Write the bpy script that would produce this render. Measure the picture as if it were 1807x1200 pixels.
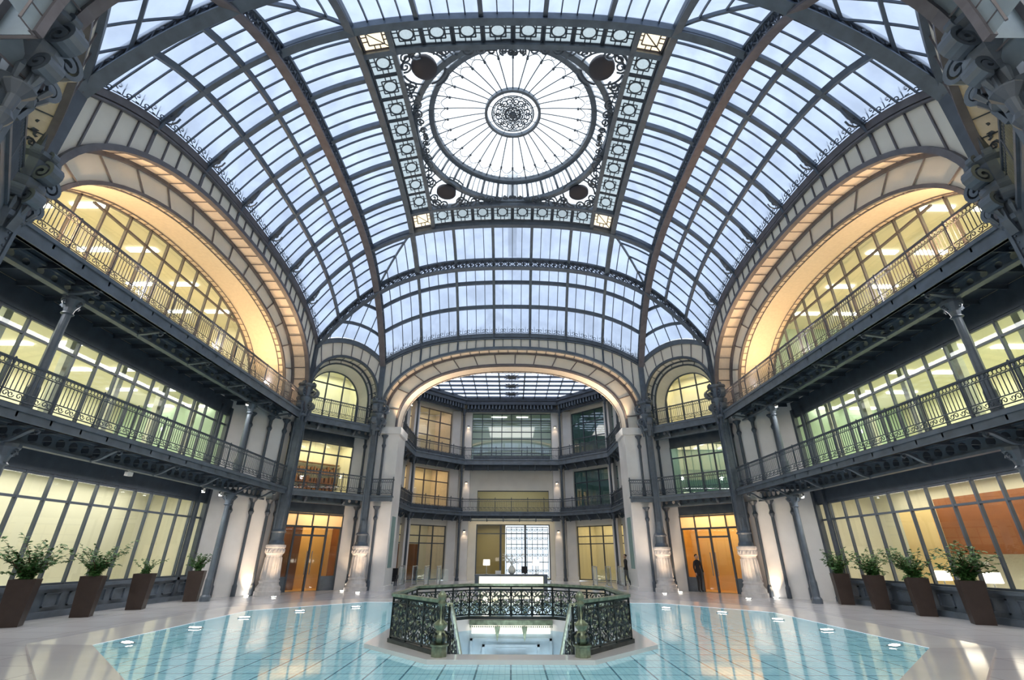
import bpy, bmesh, math, random
from math import sin, cos, pi, sqrt, radians, atan2
from mathutils import Vector, Matrix
random.seed(7)
for o in list(bpy.data.objects): bpy.data.objects.remove(o)
SC = bpy.context.scene
COL = SC.collection
U = 1.65                       # metres per layout unit (eye height)
# ------------------------------------------------------------------ camera
F_PX, PITCH, ROLL = 830.0, 24.6, 0.2
cam_d = bpy.data.cameras.new('camera'); cam = bpy.data.objects.new('camera', cam_d); COL.objects.link(cam)
cam_d.sensor_fit = 'HORIZONTAL'; cam_d.sensor_width = 36.0; cam_d.lens = 36.0*F_PX/1807.0
cam_d.clip_start = 0.05; cam_d.clip_end = 500
cam.matrix_world = Matrix.Translation((0,0,U)) @ Matrix.Rotation(radians(90+PITCH),4,'X') @ Matrix.Rotation(radians(ROLL),4,'Z')
SC.camera = cam
SC.view_settings.view_transform = 'Standard'; SC.view_settings.look = 'None'
SC.view_settings.gamma = 1; SC.view_settings.use_curve_mapping = False
SC.view_settings.exposure = 0.95
SC.cycles.use_denoising = True
SC.cycles.max_bounces = 9; SC.cycles.diffuse_bounces = 5; SC.cycles.glossy_bounces = 4
SC.cycles.transmission_bounces = 4; SC.cycles.transparent_max_bounces = 12
SC.cycles.sample_clamp_indirect = 6.0; SC.cycles.caustics_reflective = False; SC.cycles.caustics_refractive = False
# ------------------------------------------------------------------ sky
W = bpy.data.worlds.new('sky'); SC.world = W; W.use_nodes = True
nt = W.node_tree; nt.nodes.clear()
wo = nt.nodes.new('ShaderNodeOutputWorld'); bg = nt.nodes.new('ShaderNodeBackground')
tc = nt.nodes.new('ShaderNodeTexCoord'); sp = nt.nodes.new('ShaderNodeSeparateXYZ'); rp = nt.nodes.new('ShaderNodeValToRGB')
nt.links.new(tc.outputs['Generated'], sp.inputs[0]); nt.links.new(sp.outputs['Z'], rp.inputs[0])
rp.color_ramp.elements[0].position = 0.0; rp.color_ramp.elements[0].color = (0.42,0.48,0.56,1)
rp.color_ramp.elements[1].position = 0.95; rp.color_ramp.elements[1].color = (0.93,0.97,1.0,1)
nt.links.new(rp.outputs[0], bg.inputs[0]); bg.inputs[1].default_value = 1.5
nt.links.new(bg.outputs[0], wo.inputs[0])

# ------------------------------------------------------------------ materials
def mat(name, col, rough=0.5, metal=0.0, spec=0.5, noise=0.0, nscale=4.0, bump=0.0, coat=0.0):
    m = bpy.data.materials.new(name); m.use_nodes = True; n = m.node_tree.nodes; l = m.node_tree.links
    b = n['Principled BSDF']; b.inputs['Roughness'].default_value = rough; b.inputs['Metallic'].default_value = metal
    b.inputs['Specular IOR Level'].default_value = spec; b.inputs['Base Color'].default_value = (*col,1)
    if coat: b.inputs['Coat Weight'].default_value = coat; b.inputs['Coat Roughness'].default_value = 0.05
    if noise or bump:
        t = n.new('ShaderNodeTexCoord'); x = n.new('ShaderNodeTexNoise'); x.inputs['Scale'].default_value = nscale
        x.inputs['Detail'].default_value = 5; l.new(t.outputs['Object'], x.inputs['Vector'])
        if noise:
            r = n.new('ShaderNodeValToRGB'); r.color_ramp.elements[0].position=.3; r.color_ramp.elements[1].position=.7
            r.color_ramp.elements[0].color = (*[max(0,c*(1-noise)) for c in col],1)
            r.color_ramp.elements[1].color = (*[min(1,c*(1+noise)) for c in col],1)
            l.new(x.outputs['Fac'], r.inputs[0]); l.new(r.outputs[0], b.inputs['Base Color'])
        if bump:
            bp = n.new('ShaderNodeBump'); bp.inputs['Strength'].default_value = bump; l.new(x.outputs['Fac'], bp.inputs['Height'])
            l.new(bp.outputs[0], b.inputs['Normal'])
    return m
def emis(name, col, s):
    m = bpy.data.materials.new(name); m.use_nodes = True; n = m.node_tree.nodes; n.clear()
    e = n.new('ShaderNodeEmission'); e.inputs[0].default_value = (*col,1); e.inputs[1].default_value = s
    o = n.new('ShaderNodeOutputMaterial'); m.node_tree.links.new(e.outputs[0], o.inputs[0]); return m
def glass(name, tint, gloss=0.12, rough=0.02):
    m = bpy.data.materials.new(name); m.use_nodes = True; n = m.node_tree.nodes; l = m.node_tree.links; n.clear()
    t = n.new('ShaderNodeBsdfTransparent'); t.inputs[0].default_value = (*tint,1)
    g = n.new('ShaderNodeBsdfGlossy'); g.inputs['Roughness'].default_value = rough; g.inputs[0].default_value=(.9,.95,1,1)
    f = n.new('ShaderNodeLayerWeight'); f.inputs[0].default_value = .5
    pw = n.new('ShaderNodeMath'); pw.operation='POWER'; pw.inputs[1].default_value = 4.0; l.new(f.outputs['Facing'], pw.inputs[0])
    a = n.new('ShaderNodeMath'); a.operation='MULTIPLY_ADD'; a.inputs[1].default_value = .7; a.inputs[2].default_value = gloss+.05; l.new(pw.outputs[0], a.inputs[0])
    mx = n.new('ShaderNodeMixShader'); l.new(a.outputs[0], mx.inputs[0]); l.new(t.outputs[0], mx.inputs[1]); l.new(g.outputs[0], mx.inputs[2])
    o = n.new('ShaderNodeOutputMaterial'); l.new(mx.outputs[0], o.inputs[0]); return m
def frosted(name, col, clear=0.3, scale=1.2, var=0.25, col2=None):
    """milky roof glass: lets part of the sky straight through and scatters the rest"""
    m = bpy.data.materials.new(name); m.use_nodes = True; n = m.node_tree.nodes; l = m.node_tree.links; n.clear()
    tc = n.new('ShaderNodeTexCoord'); no = n.new('ShaderNodeTexNoise'); no.inputs['Scale'].default_value = scale; no.inputs['Detail'].default_value = 6
    no.inputs['Distortion'].default_value = .4
    l.new(tc.outputs['Object'], no.inputs['Vector'])
    r = n.new('ShaderNodeValToRGB'); r.color_ramp.elements[0].position=.32; r.color_ramp.elements[1].position=.68
    c2 = col2 or tuple(c*(1-var) for c in col)
    r.color_ramp.elements[0].color=(*c2,1); r.color_ramp.elements[1].color=(*col,1)
    l.new(no.outputs['Fac'], r.inputs[0])
    t = n.new('ShaderNodeBsdfTransparent'); l.new(r.outputs[0], t.inputs[0])
    d = n.new('ShaderNodeBsdfTranslucent'); l.new(r.outputs[0], d.inputs[0])
    g = n.new('ShaderNodeBsdfDiffuse'); g.inputs[0].default_value=(.5,.53,.57,1)
    m1 = n.new('ShaderNodeMixShader'); m1.inputs[0].default_value = clear; l.new(d.outputs[0], m1.inputs[1]); l.new(t.outputs[0], m1.inputs[2])
    m2 = n.new('ShaderNodeMixShader'); m2.inputs[0].default_value = .12; l.new(m1.outputs[0], m2.inputs[1]); l.new(g.outputs[0], m2.inputs[2])
    o = n.new('ShaderNodeOutputMaterial'); l.new(m2.outputs[0], o.inputs[0]); return m
IRON = mat('slate_iron', (.115,.145,.185), .42, .15, .5, .18, 3)
IRON2 = mat('dark_iron', (.075,.095,.125), .45, .15, .5, .15, 3)
RUST = mat('mauve_iron', (.135,.130,.150), .5, .1, .5, .2, 3)
CREAM = mat('cream_panel', (.80,.78,.72), .6, 0, .3, .04, 1.5)
PLASTER = mat('warm_plaster', (.80,.72,.62), .7, 0, .2, .05, 9)
MARBLE = mat('white_marble', (.80,.79,.79), .35, 0, .5, .06, 1.3)
STONE = mat('pedestal_stone', (.62,.60,.60), .5, 0, .4, .10, 5, .1)
OFFWALL = mat('office_cream', (.76,.73,.60), .8)
OFFCEIL = mat('office_ceiling', (.70,.68,.56), .8)
OFFGREEN = mat('office_green', (.42,.55,.45), .8)
ORANGE = mat('orange_wood', (.26,.09,.03), .5, 0, .4, .15, 2)
AMBER = mat('amber_wood', (.62,.33,.08), .5, 0, .4, .12, 2)
BROWN = mat('dark_wood', (.20,.08,.035), .5, 0, .4, .15, 2)
POT = mat('bronze_pot', (.045,.031,.027), .4, .3, .5, .12, 6)
SOIL = mat('soil', (.03,.02,.015), .9)
LEAF = mat('leaf', (.045,.13,.035), .45, 0, .5, .35, 5)
TWIG = mat('twig', (.10,.06,.03), .8)
GREENB = mat('patinated_bronze', (.045,.06,.065), .30, .5, .5, .35, 7)
GREENL = mat('pale_patina', (.22,.27,.19), .28, .45, .5, .45, 9)
BLUESTONE = mat('blue_marble', (.50,.64,.74), .3, 0, .5, .15, 2.5)
CARPET = mat('red_carpet', (.30,.07,.05), .9, 0, .1, .4, 8)
CLOTH = mat('dark_cloth', (.025,.025,.03), .8)
SKIN = mat('skin', (.50,.33,.25), .6)
HAIR = mat('hair', (.03,.02,.015), .7)
STEEL = mat('brushed_steel', (.5,.52,.54), .25, .9)
SHADE = emis('lamp_shade_glow', (1,.86,.70), 3.0)
DESKGLOW = emis('backlit_panel', (1,.96,.72), .85)
LAMPW = emis('lamp_white', (1,.93,.82), 14)
LAMPO = emis('lamp_warm', (1,.72,.45), 10)
STRIP = emis('ceiling_strip', (1,.95,.78), 4.5)
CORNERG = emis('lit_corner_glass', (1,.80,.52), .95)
ROOF = frosted('milky_roof_glass', (.40,.47,.60), .35, .9, .25)
ROSEG = frosted('clear_rose_glass', (.86,.91,.95), .6, .8, .06)
DISCG = frosted('grey_border_glass', (.30,.35,.37), .2, 14, .15)
SKYL = frosted('skylight_glass', (.62,.67,.80), .4, .6, .2)
PANE = glass('window_glass', (.93,.97,.93), .02)
PANED = glass('dusky_window_glass', (.50,.62,.66), .18)
CLEAR = glass('clear_glass', (.97,1,.99), .0)
HAZY = frosted('frosted_glass', (.8,.9,.88), .6, 2, .1)
SLATE = mat('riveted_slate_plate', (.22,.28,.33), .5, .1, .4, .2, 1.5)
FANL = frosted('cream_fanlight_glass',(.95,.88,.70),.15,2,.06)
SIGNW = emis('sign_white', (.9,.95,1), .9)
def marble_floor():
    m = bpy.data.materials.new('polished_floor_marble'); m.use_nodes = True; n = m.node_tree.nodes; l = m.node_tree.links
    b = n['Principled BSDF']; b.inputs['Roughness'].default_value = .14; b.inputs['Specular IOR Level'].default_value=.6
    t = n.new('ShaderNodeTexCoord'); br = n.new('ShaderNodeTexBrick'); br.inputs['Scale'].default_value = .55
    br.offset = 0.0; br.inputs['Mortar Size'].default_value = .006; br.inputs['Brick Width'].default_value=.8; br.inputs['Row Height'].default_value=.5
    br.inputs[1].default_value=(.70,.70,.74,1); br.inputs[2].default_value=(.78,.78,.82,1); br.inputs[3].default_value=(.48,.47,.49,1)
    l.new(t.outputs['Object'], br.inputs[0])
    no = n.new('ShaderNodeTexNoise'); no.inputs['Scale'].default_value=.7; no.inputs['Detail'].default_value=6; l.new(t.outputs['Object'], no.inputs['Vector'])
    mx = n.new('ShaderNodeMix'); mx.data_type='RGBA'; mx.blend_type='MULTIPLY'; mx.inputs[0].default_value=.5
    r = n.new('ShaderNodeValToRGB'); r.color_ramp.elements[0].color=(.78,.77,.78,1); r.color_ramp.elements[1].color=(1,1,1,1); l.new(no.outputs[0], r.inputs[0])
    l.new(br.outputs[0], mx.inputs[6]); l.new(r.outputs[0], mx.inputs[7]); l.new(mx.outputs[2], b.inputs['Base Color']); return m
FLOORM = marble_floor()
PALE = mat('pale_marble_border', (.78,.77,.78), .12, 0, .6, .05, 1)
def pool_mat():
    m = bpy.data.materials.new('turquoise_glass_tiles'); m.use_nodes = True; n = m.node_tree.nodes; l = m.node_tree.links
    b = n['Principled BSDF']; b.inputs['Roughness'].default_value = .06; b.inputs['Specular IOR Level'].default_value=.8
    t = n.new('ShaderNodeTexCoord')
    def brick(scale, mort, c1, c2, c3):
        br = n.new('ShaderNodeTexBrick'); br.offset=0; br.inputs['Scale'].default_value=scale; br.inputs['Mortar Size'].default_value=mort
        br.inputs['Brick Width'].default_value=1; br.inputs['Row Height'].default_value=1; br.inputs['Mortar Smooth'].default_value=.1
        br.inputs[1].default_value=(*c1,1); br.inputs[2].default_value=(*c2,1); br.inputs[3].default_value=(*c3,1)
        l.new(t.outputs['Object'], br.inputs[0]); return br
    fine = brick(11.1, .06, (.23,.45,.52), (.27,.51,.58), (.18,.38,.45))
    big = brick(1.85, .028, (1,1,1), (.93,.97,.98), (.25,.36,.42))
    mx = n.new('ShaderNodeMix'); mx.data_type='RGBA'; mx.blend_type='MULTIPLY'; mx.inputs[0].default_value=1
    l.new(fine.outputs[0], mx.inputs[6]); l.new(big.outputs[0], mx.inputs[7])
    l.new(mx.outputs[2], b.inputs['Base Color'])
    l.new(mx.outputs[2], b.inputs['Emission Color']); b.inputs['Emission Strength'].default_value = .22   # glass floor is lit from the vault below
    return m
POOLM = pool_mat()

# ------------------------------------------------------------------ mesh helpers (layout units, scaled on build)
class MB:
    def __init__(s): s.v=[]; s.f=[]; s.mi=[]; s.cur=0
    def add(s, vs, fs):
        o=len(s.v); s.v += [tuple(p) for p in vs]; s.f += [tuple(i+o for i in f) for f in fs]; s.mi += [s.cur]*len(fs); return s
    def quad(s,a,b,c,d): return s.add([a,b,c,d],[(0,1,2,3)])
    def poly(s,pts): return s.add(pts,[tuple(range(len(pts)))])
    def box(s, c, h, rz=0):
        cx,cy,cz=c; hx,hy,hz=h; vs=[]
        for x in(-1,1):
            for y in(-1,1):
                for z in(-1,1):
                    px,py=x*hx,y*hy; vs.append((cx+px*cos(rz)-py*sin(rz),cy+px*sin(rz)+py*cos(rz),cz+z*hz))
        return s.add(vs,[(0,1,3,2),(4,6,7,5),(0,4,5,1),(2,3,7,6),(0,2,6,4),(1,5,7,3)])
    def obox(s, o, a, b, c):   # parallelepiped from corner o with edges a,b,c
        o,a,b,c=map(Vector,(o,a,b,c)); vs=[o,o+a,o+a+b,o+b,o+c,o+a+c,o+a+b+c,o+b+c]
        return s.add(vs,[(0,3,2,1),(4,5,6,7),(0,1,5,4),(1,2,6,5),(2,3,7,6),(3,0,4,7)])
    def prism(s, pts, ext, caps=True):
        n=len(pts); e=Vector(ext); vs=[Vector(p) for p in pts]+[Vector(p)+e for p in pts]
        fs=[(i,(i+1)%n,n+(i+1)%n,n+i) for i in range(n)]
        if caps: fs+=[tuple(range(n-1,-1,-1)),tuple(range(n,2*n))]
        return s.add(vs,fs)
    def sweep(s, path, prof, side=None, closed=False, caps=True):
        """prof: list of (a,b): a along `side`, b along side x tangent"""
        P=[Vector(p) for p in path]; n=len(P); m=len(prof); vs=[]
        for i in range(n):
            if closed: t=P[(i+1)%n]-P[i-1]
            else: t=P[min(i+1,n-1)]-P[max(i-1,0)]
            t.normalize()
            sd=Vector(side[i] if isinstance(side,list) else side); sd=(sd-t*sd.dot(t)); sd.normalize(); nn=sd.cross(t)
            for a,b in prof: vs.append(P[i]+sd*a+nn*b)
        fs=[]; R=n if closed else n-1
        for i in range(R):
            for j in range(m):
                a=i*m+j; b=i*m+(j+1)%m; c=((i+1)%n)*m+(j+1)%m; d=((i+1)%n)*m+j; fs.append((a,b,c,d))
        if not closed and caps: fs+=[tuple(range(m-1,-1,-1)),tuple((n-1)*m+j for j in range(m))]
        return s.add(vs,fs)
    def bar(s, path, side, w, lo, hi):   # rectangular, vertical section lo..hi, width w along side
        P=[Vector(p) for p in path]; sd=Vector(side).normalized()*w/2; vs=[]
        for p in P:
            for a,b in ((-1,lo),(1,lo),(1,hi),(-1,hi)): vs.append(p+sd*a+Vector((0,0,b)))
        n=len(P); fs=[]
        for i in range(n-1):
            for j in range(4): fs.append((i*4+j,i*4+(j+1)%4,i*4+4+(j+1)%4,i*4+4+j))
        fs+=[(3,2,1,0),tuple((n-1)*4+j for j in range(4))]
        return s.add(vs,fs)
    def tube(s, path, r, k=5, closed=False):
        P=[Vector(p) for p in path]; n=len(P)
        if n<2: return s
        t0=(P[1]-P[0]).normalized(); up=Vector((0,0,1)) if abs(t0.z)<.9 else Vector((1,0,0))
        vs=[]
        rr=r if isinstance(r,(list,tuple)) else [r]*n
        a=t0.cross(up).normalized()
        for i in range(n):
            t=(P[min(i+1,n-1)]-P[max(i-1,0)])
            if closed: t=P[(i+1)%n]-P[i-1]
            if t.length<1e-9: t=t0
            t.normalize(); a=(a-t*a.dot(t)); 
            if a.length<1e-6: a=t.cross(Vector((1,0,0)))
            a.normalize(); b=t.cross(a)
            for j in range(k):
                q=2*pi*j/k; vs.append(P[i]+a*cos(q)*rr[i]+b*sin(q)*rr[i])
        fs=[]
        for i in range(n if closed else n-1):
            for j in range(k): fs.append((i*k+j,i*k+(j+1)%k,((i+1)%n)*k+(j+1)%k,((i+1)%n)*k+j))
        if not closed: fs+=[tuple(range(k-1,-1,-1)),tuple((n-1)*k+j for j in range(k))]
        return s.add(vs,fs)
    def lathe(s, c, prof, k=16, a0=0, sq=False):
        cx,cy,cz=c; vs=[]; n=len(prof)
        for r,z in prof:
            for j in range(k):
                q=a0+2*pi*j/k; vs.append((cx+r*cos(q),cy+r*sin(q),cz+z))
        fs=[(i*k+j,i*k+(j+1)%k,(i+1)*k+(j+1)%k,(i+1)*k+j) for i in range(n-1) for j in range(k)]
        fs+=[tuple(range(k-1,-1,-1)),tuple((n-1)*k+j for j in range(k))]
        return s.add(vs,fs)
    def build(s, name, m, parent=None, smooth=False, loc=None, local=False):
        me=bpy.data.meshes.new(name); 
        me.from_pydata([(x*U,y*U,z*U) for x,y,z in s.v],[],s.f); me.update()
        ms=m if isinstance(m,(list,tuple)) else [m]
        for q in ms: me.materials.append(q)
        if len(ms)>1:
            for p,i in zip(me.polygons,s.mi): p.material_index=i
        if smooth:
            for p in me.polygons: p.use_smooth=True
        o=bpy.data.objects.new(name,me); COL.objects.link(o)
        if parent is not None:
            o.parent=parent
            if not local and parent.type=='EMPTY': o.location=-parent.location
        elif loc: o.location=Vector(loc)*U
        return o
def tag(o,label=None,cat=None,group=None,kind=None):
    if label: o['label']=label
    if cat: o['category']=cat
    if group: o['group']=group
    if kind: o['kind']=kind
    return o
def thing(name,label,cat,loc=(0,0,0),group=None,rz=0):
    o=bpy.data.objects.new(name,None); COL.objects.link(o); o.location=Vector(loc)*U; o.rotation_euler.z=rz; o.empty_display_size=.2
    return tag(o,label,cat,group)
def struct(o,label=None): 
    o['kind']='structure'
    if label: o['label']=label
    return o
def copy_tree(o,loc=None,rz=None,label=None,group=None,parent=None):
    c=o.copy(); COL.objects.link(c); c.parent=parent
    for ch in [x for x in bpy.data.objects if x.parent==o]: copy_tree(ch,parent=c)
    if loc is not None: c.location=Vector(loc)*U
    if rz is not None: c.rotation_euler.z=rz
    if label: c['label']=label
    if group: c['group']=group
    return c
def curl(c, ex, ez, r, turns=1.4, n=16, a0=0.0, sgn=1, rmin=.15):
    """spiral from radius r inward; returns points c + ex*u + ez*v"""
    c=Vector(c);ex=Vector(ex);ez=Vector(ez);out=[]
    for i in range(n+1):
        f=i/n; a=a0+sgn*turns*2*pi*f; q=r*(1-(1-rmin)*f); out.append(c+ex*(q*cos(a))+ez*(q*sin(a)))
    return out
SID={'left':1,'right':1,'far':1,'near':1}
Y0,L,XC=9.61,6.57,4.74
P=XC*2/7; XF=2.5*P; LC=6.53
TOP,CA,CB=11.87,.0203,.00131
def cc(t): return CA*t*t+CB*t**4
def zs(x,y): return TOP-cc(x)-cc(y)
def S(x,dy,dz=0): return (x,Y0+dy,zs(x,dy)+dz)
def side_map(k):
    if k=='left': return lambda d,t,z:(-d,Y0+t,z)
    if k=='right': return lambda d,t,z:(d,Y0+t,z)
    if k=='far': return lambda d,t,z:(t,Y0+d,z)
    return lambda d,t,z:(t,Y0-d,z)
def side_vecs(k):   # outward d, along t
    return {'left':((-1,0,0),(0,1,0)),'right':((1,0,0),(0,1,0)),'far':((0,1,0),(1,0,0)),'near':((0,-1,0),(1,0,0))}[k]
def arcpts(a,zs_,rise,n=40,e=2.3,leg=None):
    pts=[]
    for i in range(n+1):
        f=pi*(1-i/n); c_,s_=cos(f),sin(f)
        pts.append((a*math.copysign(abs(c_)**(2/e),c_), zs_+rise*abs(s_)**(2/e)))
    if leg is not None: pts=[(-a,leg)]+pts+[(a,leg)]
    return pts
def resample(pts,step):
    out=[pts[0]];acc=0
    for a,b in zip(pts,pts[1:]):
        d=math.dist(a,b); 
        while acc+d>=step:
            f=(step-acc)/d; a=(a[0]+(b[0]-a[0])*f,a[1]+(b[1]-a[1])*f); out.append(a); d=math.dist(a,b); acc=0
        acc+=d
    return out
WORD={'left':'left-hand','right':'right-hand','far':'far','near':'near'}

# ================================================================== FLOOR
def loop8(a): # four (x,y) from front to back -> 8 points counter-clockwise
    return [(x,y) for x,y in a]+[(-x,y) for x,y in reversed(a)]
WELL=[(.73,5.95),(1.40,6.75),(1.40,8.30),(.68,8.98)]
CURB=[(.85,5.66),(1.75,6.60),(1.75,8.50),(.86,9.30)]
POOL=[(3.10,4.70),(5.05,6.70),(5.15,10.60),(3.40,12.50)]
TRIM=[(3.35,4.15),(5.72,6.55),(5.80,10.85),(3.75,13.10)]
OUT=[(3.5,-6.2),(11.2,-6.2),(11.2,24.0),(3.5,24.0)]
def ring(name,a,b,m,za=0,zb=0):
    A,B=loop8(a),loop8(b); mb=MB()
    for i in range(8):
        j=(i+1)%8; mb.quad((*A[i],za),(*A[j],za),(*B[j],zb),(*B[i],zb))
    return mb.build(name,m)
fl=ring('floor',TRIM,OUT,FLOORM); struct(fl,'polished pale marble floor around the glass-tiled court')
mb=MB(); A,B=loop8(POOL),loop8(TRIM)
for i in range(8):
    j=(i+1)%8
    mb.quad((*A[i],.0),(*A[j],.0),(*B[j],.03),(*B[i],.03)); mb.quad((*B[i],.03),(*B[j],.03),(*B[j],.0),(*B[i],.0))
o=mb.build('trim_1',PALE); struct(o,'white marble border step around the turquoise glass floor')
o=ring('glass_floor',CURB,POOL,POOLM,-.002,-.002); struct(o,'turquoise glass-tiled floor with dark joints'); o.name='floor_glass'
mb=MB(); A,B=loop8(WELL),loop8(CURB)
for i in range(8):
    j=(i+1)%8
    mb.quad((*A[i],.04),(*A[j],.04),(*B[j],.04),(*B[i],.04)); mb.quad((*B[i],.04),(*B[j],.04),(*B[j],-.01),(*B[i],-.01))
    mb.quad((*A[i],.04),(*A[i],-.12),(*A[j],-.12),(*A[j],.04))
o=mb.build('trim_2',PALE); struct(o,'octagonal white marble curb around the stair opening')

# ================================================================== GLASS VAULT
def inside(x,y): return abs(x)+abs(y) <= L+XC-.02
def patch(mb,x0,x1,y0,y1,nx=6,ny=6):
    for i in range(nx):
        for j in range(ny):
            a,b=x0+(x1-x0)*i/nx,x0+(x1-x0)*(i+1)/nx; c,d=y0+(y1-y0)*j/ny,y0+(y1-y0)*(j+1)/ny
            mb.quad(S(a,c,.03),S(a,d,.03),S(b,d,.03),S(b,c,.03))
vault=MB()
for sx in(-1,1):
    patch(vault,sx*XF,sx*LC,-XC,XC,12,28)
    patch(vault,-XF,XF,sx*XF,sx*LC,20,12)
    # zones between frame and ribs at x in (XF,XC) beyond |y|>XC
    for sy in(-1,1):
        patch(vault,sx*XF,sx*XC,sy*XC,sy*LC,4,7)
        # corner: triangle-ish beyond both ribs, cut by the chamfer
        n=8; CH=L+XC-.04
        for i in range(n):
            for j in range(n):
                def q(u,v):  # u along x share, v along y
                    x=XC+(LC-XC)*u; ymax=min(LC,CH-x); y=XC+(ymax-XC)*v; return S(sx*x,sy*y,.03)
                vault.quad(q(i/n,j/n),q(i/n,(j+1)/n),q((i+1)/n,(j+1)/n),q((i+1)/n,j/n))
vo=vault.build('ceiling',ROOF,smooth=True); struct(vo,'curved milky glass vault')
def curve_x(y,x0,x1,n=None,dz=0):
    n=n or max(2,int(abs(x1-x0)/.35)+1); return [S(x0+(x1-x0)*i/n,y,dz) for i in range(n+1)]
def curve_y(x,y0,y1,n=None,dz=0):
    n=n or max(2,int(abs(y1-y0)/.35)+1); return [S(x,y0+(y1-y0)*i/n,dz) for i in range(n+1)]
t3=[XC+(LC-XC)*k/3 for k in(1,2)]
# thin glazing bars, one mesh per roof slope (surface pattern of the vault)
for k in('left','right','far','near'):
    mb=MB(); sg=1 if k in('right','far') else -1
    for i in range(-28,29):
        t=i*P/4
        if abs(t)>XC+.01 or i%4==2 and abs(t)<XC: 
            if i%4==2: continue
        if abs(t)>XC: continue
        s0=max(XF,abs(t))   # starts at frame or at the diagonal
        if k in('left','right'): mb.bar(curve_x(t,sg*s0,sg*LC,10),(0,1,0),.022,-.035,.03)
        else: mb.bar(curve_y(t,sg*s0,sg*LC,10),(1,0,0),.022,-.035,.03)
    mb.build('glazing_bars',IRON2,vo)
mb=MB()
for sx in(-1,1):
    for sy in(-1,1):
        for i in range(1,6):       # corner fans, square to the chamfer
            f=i/6; 
            xb,yb=XC+(L-XC)*f, XC+(L-XC)*(1-f); dd=(L-XC)*min(f,1-f); xa,ya=xb-dd,yb-dd
            mb.bar([S(sx*(xa+(xb-xa)*q/4-.0),sy*(ya+(yb-ya)*q/4)) for q in range(5)],(sx*1,-sy*1,0),.022,-.035,.03)
mb.build('glazing_bars',IRON2,vo)
# main bars: each its own trim
TN=[3]
def trim(mb,label,m=IRON,smooth=False):
    o=mb.build('trim_%d'%TN[0],m,smooth=smooth); TN[0]+=1; return struct(o,label)
mainb=[(k+.5)*P for k in range(-3,3)]
for k in('left','right','far','near'):
    sg=1 if k in('right','far') else -1
    for i,t in enumerate(mainb):
        mb=MB()
        if k in('left','right'): pa=curve_x(t,sg*XF,sg*(LC+.02),14); sd=(0,1,0)
        else: pa=curve_y(t,sg*XF,sg*(LC+.02),14); sd=(1,0,0)
        mb.bar(pa,sd,.075,-.12,.03); mb.bar(pa,sd,.10,-.14,-.12)
        # scroll bracket where the bar meets the cornice
        mp=side_map(k); e,tv=side_vecs(k); zc=zs(LC,t)
        for sgn in(1,):
            mb.tube(curl(mp(LC-.22,t,zc+.10),(e[0],e[1],0),(0,0,1),.16,1.2,12,pi,1),.022,4)
            mb.tube([mp(LC-.38,t,zc+.42),mp(LC-.30,t,zc+.2),mp(LC-.1,t,zc-.02),mp(LC-.02,t,zc-.3)],.03,4)
        trim(mb,'main glazing rib number %d of the %s roof slope'%(i+1,WORD[k]))
for k in('left','right','far','near'):
    sg=1 if k in('right','far') else -1
    for j,q in enumerate(t3):
        mb=MB(); 
        if k in('left','right'): pa=curve_y(sg*q,-XC,XC,28); sd=(1,0,0)
        else: pa=curve_x(sg*q,-XC,XC,28); sd=(0,1,0)
        mb.bar(pa,sd,.07,-.11,.03)
        trim(mb,'%s purlin of the %s roof slope'%(('upper','lower')[j],WORD[k]))
        # return across the corners
    # cornice with scroll cresting
    mp=side_map(k); e,tv=side_vecs(k); mb=MB(); N=44
    pa=[mp(LC,-XC+2*XC*i/N,zs(LC,-XC+2*XC*i/N)) for i in range(N+1)]
    mb.bar(pa,e,.14,-.14,.02); mb.bar([mp(LC-.05,-XC+2*XC*i/N,zs(LC,-XC+2*XC*i/N)-.02) for i in range(N+1)],e,.08,-.20,-.16)
    o=trim(mb,'curved cornice of the %s side'%WORD[k],RUST if k in('left','right') else IRON)
    cr=MB()
    for i in range(-14,14):
        t=(i+.5)*P/4; z=zs(LC,t)+.04; sl=-(2*CA*t+4*CB*t**3)
        ez=Vector((0,0,1)); d0=LC-.09
        tvv=(Vector(tv)+Vector((0,0,sl))).normalized()
        h=.17
        for s_ in(-1,1):
            cr.tube(curl(mp(d0,t+s_*.10,z+h*.6),tvv*s_,ez,.075,1.1,10,-pi/2,1,.2),.011,3)
            cr.tube([mp(d0,t+s_*.10,z+h*.15+s_*sl*.1),mp(d0,t+s_*.03,z),],.011,3)
        cr.tube([mp(d0,t-.16,z-.16*sl),mp(d0,t+.16,z+.16*sl)],.010,3)
        cr.tube([mp(d0,t,z),mp(d0,t,z+.26)],.010,3)
    cr.build('scroll_cresting',IRON2,o)
# corner purlins
for sx in(-1,1):
    for sy in(-1,1):
        mb=MB()
        for q in(.38,.72):
            xx=XC+(L-XC)*q
            mb.bar([S(sx*(xx-(xx-XC)*f),sy*(XC+(xx-XC)*f)) for f in [i/6 for i in range(7)]],(sx,sy,0),.05,-.08,.03)
        trim(mb,'corner purlins of the %s %s bay'%('far' if sy>0 else 'near','right' if sx>0 else 'left'))
# diagonal hips between frame and ribs
for sx in(-1,1):
    for sy in(-1,1):
        mb=MB(); mb.bar([S(sx*(XF+(XC-XF)*i/5),sy*(XF+(XC-XF)*i/5)) for i in range(6)],(sx,-sy,0),.045,-.07,.03)
        trim(mb,'diagonal hip bar at the %s %s corner of the roof frame'%('far' if sy>0 else 'near','right' if sx>0 else 'left'))
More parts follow.
